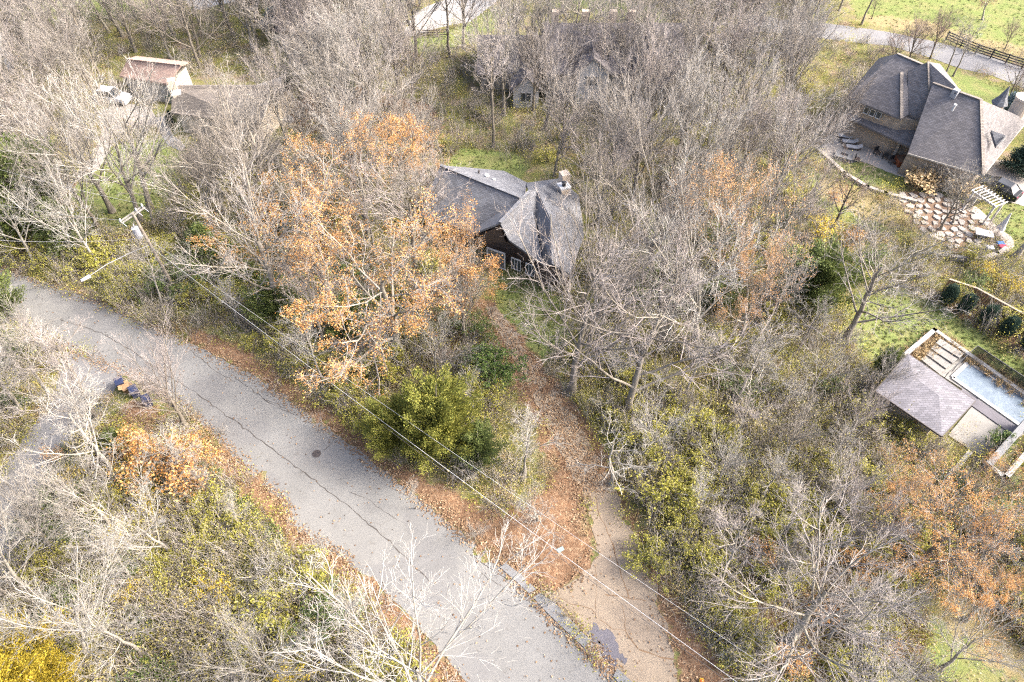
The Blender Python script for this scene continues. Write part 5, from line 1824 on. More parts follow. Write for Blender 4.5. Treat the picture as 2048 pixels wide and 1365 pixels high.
# in front of and round the large house
T('dark0', (1667, 456), (1740, 300), 'dark crooked tree on the dry grass in front of the slate-roofed house', .8, spin=1)
T('dark0', (1612, 440), (1660, 310), 'thin dark tree at the left end of the stone edging', .7, spin=3)
T('fan3', (1880, 460), (1880, 265), 'bare grey crown in front of the long dark roof slope of the large house', .85, spin=2, h=9.5, lean=(-0.1, 0))
T('slim0', (1905, 448), (1935, 320), 'dark slender trunk by the flagstone terrace', 1.3, group='young trees', spin=.7)
T('broom1', (1640, 290), (1760, 150), 'bare tree leaning right across the left end of the large slate roof', .8, spin=1, h=11, lean=(0.2, -0.05))
T('fan0', (1600, 330), (1700, 200), 'bare grey tree left of the stone patio', .8, spin=.2)
T('slim1', (1891, 148), (1935, 20), 'left of the two dark trunks on the bright lawn by the far road', 1.3, group='young trees', spin=.2)
T('slim0', (1906, 153), (1965, 30), 'right of the two dark trunks on the bright lawn by the far road', 1.3, group='young trees', spin=.9)
T('dark1', (1815, 130), (1850, 15), 'purple-brown twiggy tree behind the slate roof by the far road', 1.0, spin=1)
T('dark1', (1860, 118), (1900, 5), 'second purple-brown twiggy tree, nearer the two dark trunks', .9, spin=3)
T('dark1', (1790, 140), (1800, 40), 'low purple-brown tree touching the peak of the slate roof', .8, spin=5)
T('rust0', (1965, 40), (1985, -40), 'orange-leaved tree on the field beyond the far road', 1.0, group='orange-leaved oaks')
T('dark0', (1743, 38), (1765, -25), 'lone dark tree on the field beyond the far road', .7, spin=2)
T('dark1', (2010, 98), (2040, 30), 'dark round-headed tree behind the paddock fence', .9, spin=4)
T('dark0', (2020, 196), (2048, 100), 'dark many-stemmed tree on the lawn beside the blue spruce', .8, spin=5)
T('slim1', (1925, 360), (1985, 240), 'thin bare tree in front of the end slope of the slate roof', 1.0, group='young trees', spin=2.4)

# evergreens
GE = 'evergreens of the wood'
T('cedar0', (872, 905), (872, 765), 'broad yellow-green cedar at the roadside under the wires', 1.05, 'cedar', GE)
T('cedar1', (950, 930), (955, 860), 'dull green cedar tucked behind the yellow-green one', 1.1, 'cedar', GE)
T('cedar0', (795, 900), (780, 838), 'small yellow-green cedar at the left foot of the broad one', 1.1, 'cedar', GE, 2, h=6.5, lean=(0, 0))
T('holly', (985, 762), (990, 715), 'dark glossy evergreen bush beside the leaf-covered driveway', 1.2, 'shrub', GE)
T('holly', (960, 740), (955, 700), 'dark green bush under the orange leaves, left of the glossy one', 1.0, 'shrub', GE, 2)
T('cedar1', (60, 480), (20, 270), 'large dark green cedar left of the left lawn', 1.35, 'cedar', GE, 1, h=12, lean=(.1, 0))
T('cone0', (150, 500), (110, 330), 'pointed dark green cedar between the large one and the utility pole', 1.3, 'cedar', GE, 2, h=8, lean=(0, 0))
T('cedar1', (20, 640), (-10, 470), 'green cedar at the left edge beside the road', 1.2, 'cedar', GE, 3, h=6.5, lean=(0, 0))
T('cedar1', (560, 640), (540, 560), 'dark green cedar under the broad tree right of the pole', 1.5, 'cedar', GE, 4)
T('cone0', (420, 520), (385, 430), 'dark green conifer behind the utility pole', 1.4, 'cedar', GE, 5)
T('cone0', (480, 560), (460, 470), 'dark green conifer inside the broad bare tree crown', 1.3, 'cedar', GE, 1)
T('cedar1', (700, 680), (690, 600), 'green cedar between the orange oaks and the road hedge', 1.2, 'cedar', GE, 2)
T('cedar1', (1640, 610), (1650, 500), 'dark green cedar right of the tan-leaved oaks', 1.5, 'cedar', GE, 3)
T('cone0', (1570, 480), (1575, 420), 'fresh green conifer near the dark crooked tree', 1.2, 'cedar', GE, 4)
T('cedar1', (1440, 620), (1450, 560), 'green cedar deep inside the bare crowns left of the tan-leaved oaks', 1.3, 'cedar', GE, 5)
T('cedar1', (1760, 750), (1762, 690), 'green bushy cedar at the lawn corner by the pavilion', 1.0, 'cedar', GE, 6, h=3.5, lean=(0, 0))
T('gold0', (50, 1420), (10, 1300), 'golden-green cedar in the bottom left corner', 1.6, 'cedar', GE, 1, h=6.5, lean=(0, 0))
T('gold0', (140, 1400), (110, 1320), 'smaller golden-green cedar beside the crooked pale trunk', 1.2, 'cedar', GE, 2, h=5, lean=(0, 0))
T('cedar1', (250, 905), (245, 855), 'soft green cedar sapling below the navy bins', 1.0, 'cedar', GE, 3, h=3, lean=(0, 0))
T('cone0', (560, 190), (570, 110), 'dark green conifer behind the tan house', 1.3, 'cedar', GE, 6)
T('cone0', (690, 190), (690, 120), 'dark green conifer in the wood right of the tan house', 1.2, 'cedar', GE, .5)
T('dark_cone', (345, 205), (345, 160), 'dark evergreen at the chimney of the tan house', .9, 'evergreen', GE)
T('dark_cone', (340, 250), (335, 215), 'dark clipped evergreen at the corner of the tan house', .8, 'evergreen', GE, 2)
T('dark_cone', (2035, 345), (2040, 265), 'very dark evergreen at the end wall of the large house', 1.5, 'evergreen', GE, h=5, lean=(0, 0))
T('spruce', (2000, 240), (2008, 175), 'pale blue spruce behind the turret', 1.0, 'spruce', GE, h=4.5, lean=(0, 0))
T('cone0', (1455, 30), (1460, -20), 'dark green conifer near the field west of the far road', 1.2, 'cedar', GE, 1)
T('spruce', (545, 60), (540, 5), 'grey-green spruce beside the half-hidden grey roof', 1.2, 'spruce', GE, 1)
T('holly', (1990, 895), (1992, 865), 'green shrub against the tall grey garden wall', .9, 'shrub', GE, 1, h=2, lean=(0, 0))
T('holly', (1994, 1192), (1996, 1172), 'small shrub growing in the square planter', .7, 'shrub', GE, 2, h=1.3, lean=(0, 0))
for k, (px, tpx, lb_) in enumerate((((1886, 610), (1908, 570), 'leftmost clipped arborvitae at the board fence, overhung by bare twigs'), ((1920, 628), (1940, 583), 'second clipped arborvitae from the left at the board fence'),
                                   ((1962, 650), (1984, 601), 'third clipped arborvitae from the left at the board fence'), ((2002, 674), (2022, 622), 'fourth clipped arborvitae from the left at the board fence'), ((2046, 700), (2066, 650), 'rightmost clipped arborvitae, cut by the edge of the view'))):
    T('arbor', px, tpx, lb_, .56, 'arborvitae', 'arborvitae along the board fence', k, h=2.7, lean=(.0, .0))

# ---------------------------------------------------------------- the rest of the wood
ORD = ['leftmost', 'second from the left', 'third from the left', 'fourth from the left', 'fifth from the left', 'sixth from the left', 'seventh from the left', 'eighth from the left', 'ninth from the left', 'tenth from the left', 'eleventh from the left', 'twelfth from the left', 'thirteenth from the left', 'fourteenth from the left', 'fifteenth from the left', 'sixteenth from the left']
KEEP = [poly_w(q) for q in (     # ground the photograph shows open; crowns must not stand in front of it
    [(420, 720), (1000, 1000), (1080, 1210), (900, 1365), (560, 1010)],
    [(1000, 640), (1120, 700), (1360, 1365), (1060, 1365), (1100, 1000), (950, 950)])]
keep_px = [np.array(q, float) for q in (
    [(420, 660), (700, 820), (960, 1000), (1120, 1060), (1000, 640), (1160, 740), (1380, 1365), (900, 1400), (560, 1040), (300, 820)],
    [(1640, 180), (1770, 90), (1880, 100), (2100, 170), (2100, 430), (1950, 420), (1820, 340), (1660, 300)],
    [(1740, 790), (1800, 690), (1880, 640), (2100, 780), (2100, 960), (1980, 960), (1880, 870)],
    [(1680, 590), (1820, 560), (2100, 700), (2100, 840), (1860, 640), (1720, 690)],
    [(860, 290), (1060, 290), (1180, 380), (1180, 560), (960, 560), (840, 440)],
    [(180, 185), (280, 160), (300, 250), (380, 300), (300, 470), (150, 460), (140, 380)],
    [(1640, -50), (2100, -50), (2100, 180), (1950, 180), (1780, 100), (1640, 70)],
    [(800, -20), (1000, -20), (900, 80), (800, 80)], [(355, -40), (500, -40), (500, 22), (380, 25)],
    [(1650, 380), (1800, 400), (1990, 390), (2060, 500), (1900, 520), (1700, 480)],
    [(300, 140), (420, 150), (420, 230), (300, 240)],
    [(1140, 50), (1310, 50), (1310, 115), (1140, 115)],
    [(1280, 420), (1350, 420), (1350, 570), (1280, 560)],
    [(1900, 560), (2100, 600), (2100, 720), (1900, 620)],
    [(390, 900), (560, 1000), (680, 1180), (520, 1365), (260, 1365), (240, 1150), (300, 1000)])]
NEAR = [   # landmarks that tell one stretch of wood from the next (picture point, words)
    ((60, 60), 'in the far left wood beyond the gravel driveway'), ((180, 70), 'behind the white car'), ((300, 70), 'behind the rose-roofed garage'),
    ((420, 90), 'below the white parking pad'), ((520, 110), 'behind the tan house'), ((620, 80), 'in front of the half-hidden grey roof'),
    ((640, 190), 'on the oak-leaf floor right of the tan house'), ((730, 70), 'left of the pale driveway'), ((760, 190), 'on the oak-leaf floor behind the golden oak'),
    ((850, 130), 'below the pale driveway'), ((900, 230), 'behind the rear lawn edge'), ((1010, 170), 'in front of the mauve-roofed house'),
    ((1000, 250), 'right behind the rear lawn'), ((1120, 190), 'below the left gable of the mauve-roofed house'), ((1130, 290), 'behind the chimney of the grey house'),
    ((1240, 180), 'below the right gable of the mauve-roofed house'), ((1240, 320), 'between the mauve-roofed house and the small lawn'), ((1380, 160), 'right of the mauve-roofed house'),
    ((1400, 60), 'between the mauve-roofed house and the far field'), ((1450, 120), 'halfway from mauve house to slate roof'), ((1580, 140), 'at the near side of the far road'), ((1480, 5), 'by the far dark conifer'), ((880, 30), 'around the top of the pale driveway'), ((700, 10), 'beyond the half-hidden grey roof'), ((100, 5), 'on the far left grass'), ((250, 15), 'far behind the rose-roofed garage'), ((1250, 20), 'behind the mauve-roofed house'), ((1050, 10), 'behind the left wing of the mauve-roofed house'), ((120, 140), 'left of the white car'), ((400, 150), 'close behind the tan house roof'), ((1520, 60), 'left of the far road'), ((1500, 180), 'left of the large slate roof'),
    ((1580, 250), 'beside the stone patio'), ((1440, 300), 'behind the tan-leaved oaks'), ((1560, 380), 'left of the dry grass'),
    ((1360, 500), 'between the small lawn and the tan-leaved oaks'), ((1220, 620), 'right of the centre lawn'), ((1560, 600), 'behind the dark cedar'),
    ((1330, 760), 'in the shrubs right of the driveway bend'), ((1500, 820), 'in the middle of the right-hand brush'), ((1380, 1000), 'right of the gnarled dead tree'),
    ((1620, 900), 'left of the pavilion'), ((1500, 1150), 'above the brush pile'), ((1700, 1080), 'beside the big spreading tree'), ((1640, 1280), 'on the lower right slope'),
    ((130, 620), 'across the road from the left lawn'), ((60, 760), 'at the far left by the side lane'), ((120, 1050), 'over the side lane'), ((320, 1120), 'in the yellow shrubs by the ivy'),
    ((500, 1250), 'in the bottom undergrowth'), ((620, 640), 'beside the road hedge'), ((500, 620), 'between the pole and the road hedge'), ((60, 250), 'by the gravel driveway'),
    ((720, 560), 'under the orange oaks'), ((230, 540), 'below the lamp arm'), ((1950, 560), 'behind the board fence'), ((1870, 420), 'around the flagstone terrace'), ((1080, 900), 'along the leafy driveway'),
    ((720, 780), 'in the road hedge left of the cedar'), ((1290, 900), 'along the right side of the driveway'), ((1330, 1080), 'at the driveway side below the dead tree')]
near_w = np.array([P(x, y)[:2] for (x, y), _ in NEAR])
blocked = BUILT + paved + [poly_w([(205, 750), (300, 740), (355, 815), (330, 880), (225, 850)])] + list(zl.values()) + [poly_w(VERGE), poly_w(VERGE_E)]


def ring_ok(x, y, polys, r):
    a = np.arange(8) * math.pi / 4
    return not (any_in(polys, np.array([x]), np.array([y]))[0] or any_in(polys, x + r * np.cos(a), y + r * np.sin(a)).any())


fill = []
prs = np.random.default_rng(77)
tries = 0
while tries < 60000 and len(fill) < 285:
    tries += 1
    py_ = -8 + 1330 * prs.uniform(0, 1) ** 1.75
    px_ = prs.uniform(-60, 2110)
    w = P(px_, py_)
    if not ring_ok(w[0], w[1], blocked, .8):
        continue
    hgt = prs.uniform(10, 16.5)
    if py_ > 560:
        hgt = prs.uniform(6, 11)
    cpx, cpy = proj((w[0], w[1], hgt * .62))
    tpx, tpy = proj((w[0], w[1], hgt * .95))
    if any(inside(q, np.array([cpx, tpx]), np.array([cpy, tpy])).any() for q in keep_px):
        continue
    dmin = 2.6 if py_ < 260 else 3.8
    if any((w[0] - a) ** 2 + (w[1] - b) ** 2 < (dmin if len(c_) == 0 else 3.0) ** 2 for a, b, c_ in [(f[0], f[1], ()) for f in fill] + [(t[0], t[1], (1,)) for t in TREES]):
        continue
    fill.append((w[0], w[1], hgt, px_, py_))
groups = {}
for f in fill:
    k = int(np.argmin(((near_w - np.array(f[:2])) ** 2).sum(1)))
    groups.setdefault(k, []).append(f)
KINDS = [('fan0', 'spreading bare tree'), ('fan1', 'spreading bare tree'), ('fan2', 'spreading bare tree'), ('fan3', 'spreading bare tree'), ('broom0', 'fan-topped bare tree'), ('broom1', 'fan-topped bare tree'), ('broom2', 'fan-topped bare tree'), ('bareoak0', 'crooked bare tree'), ('bareoak1', 'crooked bare tree'), ('slim0', 'slim bare tree'), ('slim1', 'slim bare tree'), ('pale0', 'whitish bare tree')]
PW = np.array([1.1, 1.1, 1.1, 1.1, 1.6, 1.6, 1.6, .8, .8, .8, .8, .5]); PW /= PW.sum()
for k, fs in groups.items():
    bykind = {}
    for f in fs:
        key, nm = KINDS[prs.choice(len(KINDS), p=PW)]
        if f[4] > 560:
            key, nm = [('slimpale', 'slim pale bare tree'), ('pale0', 'whitish bare tree'), ('fan1', 'spreading bare tree'), ('pale1', 'whitish bare tree'), ('low1', 'low pale twiggy tree'), ('broom2', 'fan-topped bare tree'), ('slimpale', 'slim pale bare tree')][prs.integers(7)]
        bykind.setdefault(nm, []).append((f, key))
    for nm, lst in bykind.items():
        lst.sort(key=lambda q: q[0][3])
        for i, (f, key) in enumerate(lst):
            lab = f'{nm} {NEAR[k][1]}' if len(lst) == 1 else f'{ORD[min(i, 15)]} {nm} {NEAR[k][1]}'
            hgt = f[2]
            if key == 'low1':
                hgt = 4.5
            lean = Vector((prs.normal(0, .07), prs.normal(0, .07), 1))
            place(key, (f[0], f[1], .05), hgt, lab, 'tree', G1, prs.uniform(0, 6.28), lean, prs.uniform(.85, 1.15) * (1.25 if 'slim' in key else 1))

# ---------------------------------------------------------------- shrubs
SH = []


def S(key, px, h, label, wid=1.0, group='shrubs of the undergrowth'):
    w = PV(*px, .03)
    SH.append((w.x, w.y))
    place(key, w, h, label, 'shrub', group, random.uniform(0, 6.28), None, wid)


S('yg0', (1330, 1000), 3.2, 'big bright yellow-green shrub at the driveway edge beside the gnarled dead tree', 1.2)
S('yg0', (1290, 905), 2.8, 'tall yellow-green shrub right of the driveway, above the brightest one')
S('yg1', (1255, 815), 2.4, 'yellow-green shrub at the foot of the grey tree leaning right')
S('yg0', (1350, 1060), 2.2, 'lower yellow-green shrub just below the brightest one')
S('yg0', (1205, 720), 2.3, 'yellow-green shrub right of the centre lawn corner')
S('yg1', (1165, 805), 1.2, 'small yellow-green shrub at the foot of the big forked tree')
S('yl0', (280, 960), 2.4, 'bright yellow shrub above the ivy patch', 1.2)
S('yl0', (310, 1010), 2.0, 'bright yellow shrub left of the ivy patch')
S('yl0', (240, 1090), 2.0, 'yellow shrub in the middle of the left undergrowth')
S('yl0', (270, 1200), 1.8, 'yellow shrub beside the slim leaning pale trunk')
S('yl0', (150, 970), 1.8, 'yellow-green shrub beside the side lane')
S('yl0', (1630, 480), 2.6, 'bright yellow shrub near the dark crooked tree', 1.2)
S('yl0', (1960, 560), 2.0, 'yellow shrub behind the board fence, left one')
S('yl0', (2010, 585), 2.0, 'yellow shrub behind the board fence, right one')
S('or0', (1700, 490), 2.2, 'orange shrub below the stone edging')
S('or0', (1665, 410), 2.0, 'orange-leaved shrub around the dark crooked trunk')
S('or0', (120, 920), 1.4, 'rust-orange low shrub beside the side lane')
S('yg0', (505, 690), 1.3, 'round yellow-green bush at the verge in the road hedge')
S('yg0', (445, 610), 2.6, 'yellow-green shrub just right of the utility pole foot', 1.1)
S('yg0', (690, 800), 2.4, 'tall yellow-green shrub in the road hedge just left of the cedar')
S('yg1', (250, 600), 2.2, 'yellow-green shrub below the lamp arm')
for k, (px, lb_) in enumerate((((1862, 360), 'left clump of golden ornamental grass by the large house'), ((1880, 372), 'middle clump of golden ornamental grass by the large house'), ((1842, 372), 'pale clump of ornamental grass at the bend of the path'), ((1905, 380), 'right clump of golden ornamental grass behind the cream wall'))):
    S('straw0', px, 1.8, lb_, 1.5, 'ornamental grasses')
for px, h_, lb_ in (((1580, 1330), 1.6, 'rust-orange shrub at the foot of the big spreading tree'), ((1650, 1230), 1.8, 'rust-orange shrub right of the big spreading tree trunk'), ((1700, 1140), 1.9, 'rust-orange shrub between the big spreading tree and the orange oak'), ((1520, 1110), 1.7, 'rust-orange shrub left of the big spreading tree crown'), ((1760, 1300), 1.5, 'rust-orange shrub at the edge of the lower right lawn')):
    S('or0', px, h_, lb_, 1.3)
for px, h_, lb_ in (((1300, 1130), 2.0, 'yellow-green shrub overhanging the driveway halfway along its right edge'), ((1395, 1120), 2.3, 'broad yellow-green shrub at the foot of the slim leaning tree'), ((1465, 1240), 2.0, 'broad yellow-green shrub overhanging the tan brush pile'), ((1255, 755), 2.2, 'yellow-green shrub behind the tree leaning right'), ((1340, 850), 2.5, 'tall yellow-green shrub in the brush right of the dead snag'), ((1420, 880), 2.4, 'yellow-green shrub under the pale crooked tree'), ((1500, 1000), 2.2, 'yellow-green shrub under the thin bare trees in the right-hand brush'), ((1390, 960), 2.4, 'yellow-green shrub right of the brightest one by the driveway'), ((1540, 1180), 2.0, 'yellow-green shrub just above the trunk of the big spreading tree'),
                    ((180, 545), 2.4, 'yellow-green shrub between the lamp head and the dark cedar'), ((385, 600), 2.2, 'yellow-green shrub left of the one at the pole foot'), ((565, 690), 2.2, 'yellow-green shrub in the road hedge under the broad bare tree'), ((625, 740), 2.2, 'yellow-green shrub in the road hedge under the orange oaks'), ((110, 520), 2.4, 'yellow-green shrub at the road bend below the dark cedar'), ((300, 565), 2.3, 'yellow-green shrub right under the lamp arm'), ((740, 850), 2.2, 'yellow-green shrub at the left foot of the roadside cedar'), ((1580, 520), 2.2, 'yellow-green shrub below the fresh green conifer')):
    S('yg0', px, h_, lb_, 1.2)
spots = []
tries = 0
while tries < 60000 and len(spots) < 235:
    tries += 1
    py_ = 150 + 1230 * prs.uniform(0, 1) ** .8
    px_ = prs.uniform(-60, 2110)
    w = P(px_, py_)
    if not ring_ok(w[0], w[1], blocked + KEEP[1:] + [w_band], 1.0):
        continue
    if any_in([zt[3], zt[4]], np.array([w[0]]), np.array([w[1]]))[0]:
        continue
    if any((w[0] - a) ** 2 + (w[1] - b) ** 2 < 2.0 ** 2 for a, b in SH):
        continue
    SH.append((w[0], w[1]))
    spots.append((w[0], w[1], px_, py_))
sg = {}
for f in spots:
    k = int(np.argmin(((near_w - np.array(f[:2])) ** 2).sum(1)))
    left_low = f[2] < 620 and f[3] > 820
    p_ = prs.uniform()
    if left_low:
        key, nm = [('yl0', 'yellow shrub'), ('ol0', 'olive shrub'), ('yg0', 'yellow-green shrub'), ('gr0', 'green shrub'), ('yg1', 'thin yellow-green shrub'), ('ol1', 'thin olive shrub')][prs.integers(6)]
    elif f[3] < 330:
        key, nm = [('yg1', 'thin yellow-green shrub'), ('ol1', 'thin olive shrub'), ('br0', 'bare brown thicket'), ('br0', 'bare brown thicket'), ('ol0', 'olive shrub')][prs.integers(5)]
    else:
        key, nm = [('yg0', 'yellow-green shrub'), ('yg1', 'thin yellow-green shrub'), ('yg0', 'yellow-green shrub'), ('br0', 'bare brown thicket'), ('yg1', 'thin yellow-green shrub'), ('gr0', 'green shrub'), ('ol1', 'thin olive shrub')][prs.integers(7)]
    sg.setdefault((k, nm), []).append((f, key))
for (k, nm), lst in sg.items():
    lst.sort(key=lambda q: q[0][2])
    for i, (f, key) in enumerate(lst):
        lab = f'{nm} {NEAR[k][1]}' if len(lst) == 1 else f'{ORD[min(i, 15)]} {nm} {NEAR[k][1]}'
        place(key, (f[0], f[1], .03), prs.uniform(1.5, 2.9), lab, 'shrub', 'shrubs of the undergrowth', prs.uniform(0, 6.28), None, prs.uniform(.9, 1.3))

# ---------------------------------------------------------------- undergrowth, ivy, grasses and fallen leaves (nobody could count these)
def clump_mesh(name, seed, mat, n, H, W, r0=.011):
    rg = np.random.default_rng(seed)
    az = rg.uniform(0, 6.28, n); L = rg.uniform(.5, 1, n)
    t = np.linspace(0, 1, 5)
    s = rg.normal(0, W * .35, (n, 2))
    Pc = np.stack([s[:, :1] + np.cos(az)[:, None] * W * L[:, None] * t, s[:, 1:] + np.sin(az)[:, None] * W * L[:, None] * t, (H * L[:, None]) * np.sin(t * 2.0)], -1) + rg.normal(0, .04, (n, 5, 3))
    Pc[:, 0, 2] = -.05
    return fast_mesh(name, *tubes(Pc, np.broadcast_to(np.linspace(r0, r0 * .45, 5), (n, 5)), 3), mat)


def leaf_clump(name, seed, mat, n, H, W, size):
    rg = np.random.default_rng(seed)
    C = np.stack([rg.normal(0, W * .5, n), rg.normal(0, W * .5, n), np.abs(rg.normal(0, H * .5, n)) + .03], 1)
    return fast_mesh(name, *leaf_quads(rg, C, size, .7, 1.0), mat)


def scatter_stuff(name, pts, meshes, smin, smax, seed):
    """one object: every point carries one of the given little meshes"""
    rg = np.random.default_rng(seed)
    me = bpy.data.meshes.new(name)
    n = len(pts)
    me.vertices.add(n)
    me.vertices.foreach_set('co', np.asarray(pts, np.float32).ravel())
    for an, ty, arr in (('rot', 'FLOAT_VECTOR', np.stack([rg.normal(0, .12, n), rg.normal(0, .12, n), rg.uniform(0, 6.28, n)], 1)),):
        a = me.attributes.new(an, ty, 'POINT'); a.data.foreach_set('vector', arr.astype(np.float32).ravel())
    a = me.attributes.new('sc', 'FLOAT', 'POINT'); a.data.foreach_set('value', rg.uniform(smin, smax, n).astype(np.float32))
    a = me.attributes.new('pick', 'INT', 'POINT'); a.data.foreach_set('value', rg.integers(0, len(meshes), n).astype(np.int32))
    o = link(bpy.data.objects.new(name, me))
    coll = bpy.data.collections.new(name + '_pieces')
    for k, m_ in enumerate(meshes):
        coll.objects.link(bpy.data.objects.new(f'{name}_piece', m_))
    ng = bpy.data.node_groups.new(name, 'GeometryNodeTree')
    ng.interface.new_socket('Geometry', in_out='INPUT', socket_type='NodeSocketGeometry')
    ng.interface.new_socket('Geometry', in_out='OUTPUT', socket_type='NodeSocketGeometry')
    gi = ng.nodes.new('NodeGroupInput'); go = ng.nodes.new('NodeGroupOutput')
    m2p = ng.nodes.new('GeometryNodeMeshToPoints')
    ci = ng.nodes.new('GeometryNodeCollectionInfo')
    ci.inputs['Collection'].default_value = coll
    ci.inputs['Separate Children'].default_value = True
    ci.inputs['Reset Children'].default_value = True
    ip = ng.nodes.new('GeometryNodeInstanceOnPoints')
    ip.inputs['Pick Instance'].default_value = True

    def attr(nm, ty):
        q = ng.nodes.new('GeometryNodeInputNamedAttribute'); q.data_type = ty; q.inputs['Name'].default_value = nm
        return q.outputs['Attribute']
    L_ = ng.links.new
    L_(gi.outputs[0], m2p.inputs[0]); L_(m2p.outputs[0], ip.inputs['Points']); L_(ci.outputs[0], ip.inputs['Instance'])
    L_(attr('rot', 'FLOAT_VECTOR'), ip.inputs['Rotation']); L_(attr('sc', 'FLOAT'), ip.inputs['Scale']); L_(attr('pick', 'INT'), ip.inputs['Instance Index'])
    L_(ip.outputs[0], go.inputs[0])
    md = o.modifiers.new('scatter', 'NODES'); md.node_group = ng
    return tag(o, kind='stuff')


def ground_points(n, seed, y0=-60, y1=1420, bias=.8, avoid=None, only=None, pad=.25):
    rg = np.random.default_rng(seed)
    px_ = rg.uniform(-90, 2140, n); py_ = y0 + (y1 - y0) * rg.uniform(0, 1, n) ** bias
    v = FOC * FW[None] + (px_ - 1024)[:, None] * RT[None] + (py_ - 682.5)[:, None] * DN[None]
    t = -CAM_H / v[:, 2]
    W = CAMP[None] + v * t[:, None]
    X, Y = W[:, 0], W[:, 1]
    ok = np.ones(n, bool)
    if avoid is not None:
        j = rg.normal(0, pad, (2, n))
        ok &= ~any_in(avoid, X + j[0], Y + j[1])
    if only is not None:
        j = rg.normal(0, .35, (2, n))
        ok &= any_in(only, X + j[0], Y + j[1])
    return np.stack([X[ok], Y[ok], np.full(ok.sum(), .02)], 1)


hard = BUILT + paved + [poly_w([(215, 755), (300, 745), (345, 815), (300, 850), (235, 815)])]
up_pts = ground_points(21000, 5, avoid=hard + list(zl.values()) + [zt[0], zt[2], zt[3], w_band], pad=.35)
far_ = up_pts[:, 1] > 66 + 4 * np.sin(up_pts[:, 0] * .2)
scatter_stuff('brushwood', up_pts[far_], [clump_mesh('brush', 970, 'bramble', 30, 1.3, 1.0), clump_mesh('brush', 971, 'twig', 26, 1.6, .9), clump_mesh('brush', 972, 'bramble', 24, .8, 1.3), leaf_clump('brush', 973, 'leaf_olive', 50, .5, .9, .12), leaf_clump('brush', 974, 'leaf_fallen', 60, .3, 1.0, .14)], .7, 1.5, 51)
up_pts = up_pts[~far_]
scatter_stuff('undergrowth', up_pts, [clump_mesh('bramble', 900, 'bramble', 30, .9, 1.0), clump_mesh('bramble', 901, 'bramble', 24, .6, 1.3), leaf_clump('weeds', 906, 'leaf_yellowgreen', 60, .5, .8, .11), leaf_clump('weeds', 907, 'leaf_olive', 70, .5, 1.0, .11),
                                     leaf_clump('weeds', 903, 'leaf_olive', 60, .6, .9, .12), leaf_clump('weeds', 904, 'leaf_yellowgreen', 70, .7, .9, .12), clump_mesh('bramble', 905, 'straw', 30, .6, .6)], .6, 1.35, 5)
th = ground_points(12000, 55, -10, 1420, .9, avoid=hard + list(zl.values()) + [zt[0], zt[1], zt[2], zt[3], zt[5]] + KEEP, pad=.8)
scatter_stuff('thicket', th, [clump_mesh('saplings', 960, 'bramble', 26, 2.6, 1.1, .013), clump_mesh('saplings', 961, 'twig', 22, 3.0, .9, .012), leaf_clump('saplings', 965, 'leaf_yellowgreen', 110, 1.8, 1.0, .11), leaf_clump('saplings', 963, 'leaf_olive', 90, 2.0, 1.0, .12), leaf_clump('saplings', 964, 'leaf_yellowgreen', 100, 1.5, .9, .12)], .6, 1.3, 55)
ivy_poly = [poly_w(q) for q in ([(380, 985), (440, 970), (520, 1030), (555, 1080), (530, 1110), (440, 1150), (400, 1120), (390, 1050)], [(330, 1290), (420, 1270), (450, 1365), (340, 1400)], [(110, 905), (150, 900), (180, 960), (150, 1010)])]
ivy = ground_points(60000, 6, 880, 1420, 1.0, None, ivy_poly)
scatter_stuff('ivy', ivy, [leaf_clump('ivy', 910, 'leaf_ivy', 40, .35, .4, .13), leaf_clump('ivy', 911, 'leaf_ivy', 30, .55, .4, .13)], .7, 1.2, 6)
bg_ = [poly_w(q) for q in ([(1872, 672), (2080, 806), (2080, 818), (1935, 724), (1870, 686)], [(1862, 682), (1872, 690), (1830, 722), (1820, 716)], [(2000, 1215), (2060, 1240), (2060, 1290), (2010, 1240)])]
og = ground_points(90000, 7, 640, 1320, 1.0, None, bg_)
og[:, 2] = .15
scatter_stuff('border_grass', og[:700], [clump_mesh('grass', 920, 'straw', 40, .55, .35, .014), clump_mesh('grass', 921, 'straw', 34, .4, .45, .014)], .7, 1.2, 7)
tg = ground_points(70000, 12, -60, 1420, .8, hard, [q for k_, q in zl.items() if k_ != 'south'])
m_g = [clump_mesh('tuft', 930, 'grass_blade', 9, .05, .09, .010), clump_mesh('tuft', 931, 'grass_blade', 9, .04, .10, .010), clump_mesh('tuft', 932, 'grass_blade', 8, .06, .08, .010)]
scatter_stuff('grass_tufts', tg, m_g, .8, 1.5, 12)

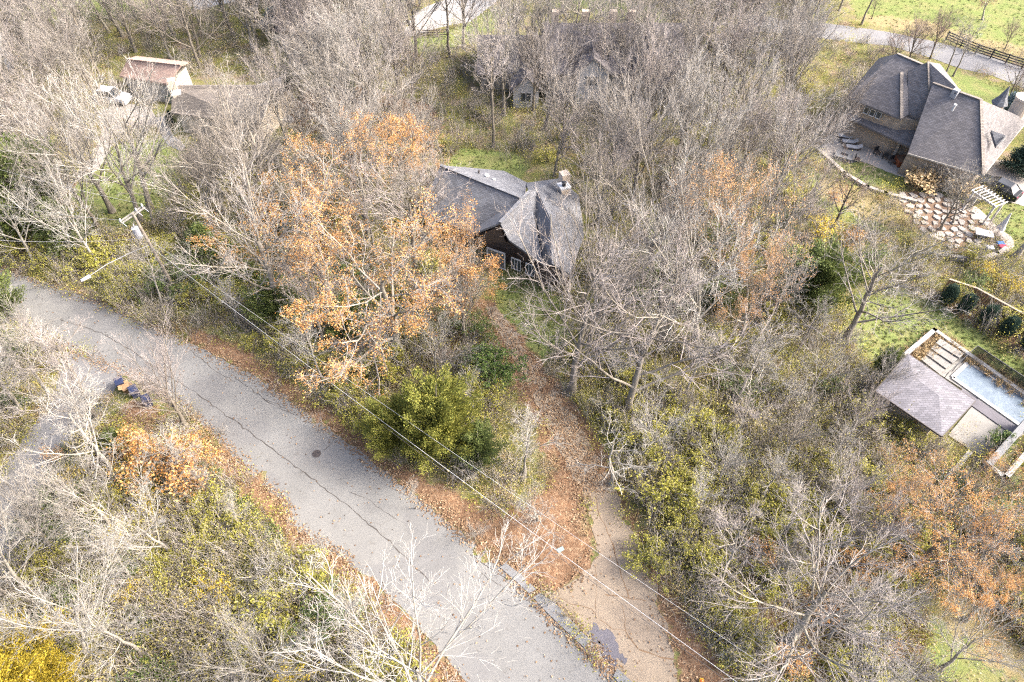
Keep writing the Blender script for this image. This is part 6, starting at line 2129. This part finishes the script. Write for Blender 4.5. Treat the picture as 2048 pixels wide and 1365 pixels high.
# fallen leaves, one by one on the ground
rgf = np.random.default_rng(15)
def drift(q, k=.55):
    f = np.sin(q[:, 0] * 1.7 + 1.9 * np.sin(q[:, 1] * .9)) * np.sin(q[:, 1] * 1.5 + 1.4 * np.sin(q[:, 0] * 1.1 + 2))
    return q[rgf.uniform(0, 1, len(q)) < np.clip(k + .55 * f, .06, 1)]


lp = [ground_points(260000, 16, 150, 1420, .75, [w_road, w_lane] + BUILT, zt[:4] + [w_band], .12),
      ground_points(14000, 17, 150, 1420, .8, BUILT + [w_road], list(zl.values())),
      ground_points(60000, 18, 100, 1420, .8, hard + list(zl.values()), None),
      ground_points(9000, 19, 560, 1420, .9, None, [w_drive]),
      ground_points(150000, 23, 560, 1040, 1.0, None, [poly_w(DRIVE_UP)], .1),
      ground_points(2600, 20, 500, 1420, 1.0, None, [w_road, w_lane])]
# leaves blown on to the edges of the road
e_ = poly_w(ROAD[1:16]); seg = rgf.integers(0, len(e_) - 1, 5200)
tt = rgf.uniform(0, 1, (5200, 1))
ed = e_[seg] * (1 - tt) + e_[seg + 1] * tt + rgf.normal(0, .38, (5200, 2))
e2_ = poly_w(ROAD[-12:-1]); seg = rgf.integers(0, len(e2_) - 1, 3000)
tt = rgf.uniform(0, 1, (3000, 1))
ed2 = e2_[seg] * (1 - tt) + e2_[seg + 1] * tt + rgf.normal(0, .35, (3000, 2))
lp[0] = drift(lp[0]); lp[2] = drift(lp[2], .5); lp[3] = drift(lp[3], .35)
allp = np.concatenate(lp + [np.c_[ed, np.full(len(ed), .02)], np.c_[ed2, np.full(len(ed2), .02)]])
allp[:, 2] = .055 + rgf.uniform(0, .04, len(allp))
V, F = leaf_quads(rgf, allp, .15, .75, 3.5)
tag(link(bpy.data.objects.new('fallen_leaves', fast_mesh('fallen_leaves', V, F, 'leaf_fallen'))), kind='stuff')
NTRI[0] += 2 * len(F)

# brush pile beside the driveway
bp = empty('brush_pile', PV(1385, 1205, 0)); tag(bp, 'tan pile of cut branches right of the driveway under the thin wire', 'brush pile')
for k in range(3):
    link(bpy.data.objects.new('branches', clump_mesh('branches', 950 + k, 'straw' if k < 2 else 'bramble', 46, .9, 1.7, .022))).parent = bp
print('unique plant triangles', NTRI[0], 'trees', len(TREES), 'fill', len(fill), 'shrubs', len(SH), 'fallen', len(allp), 'flagstones', cnt)
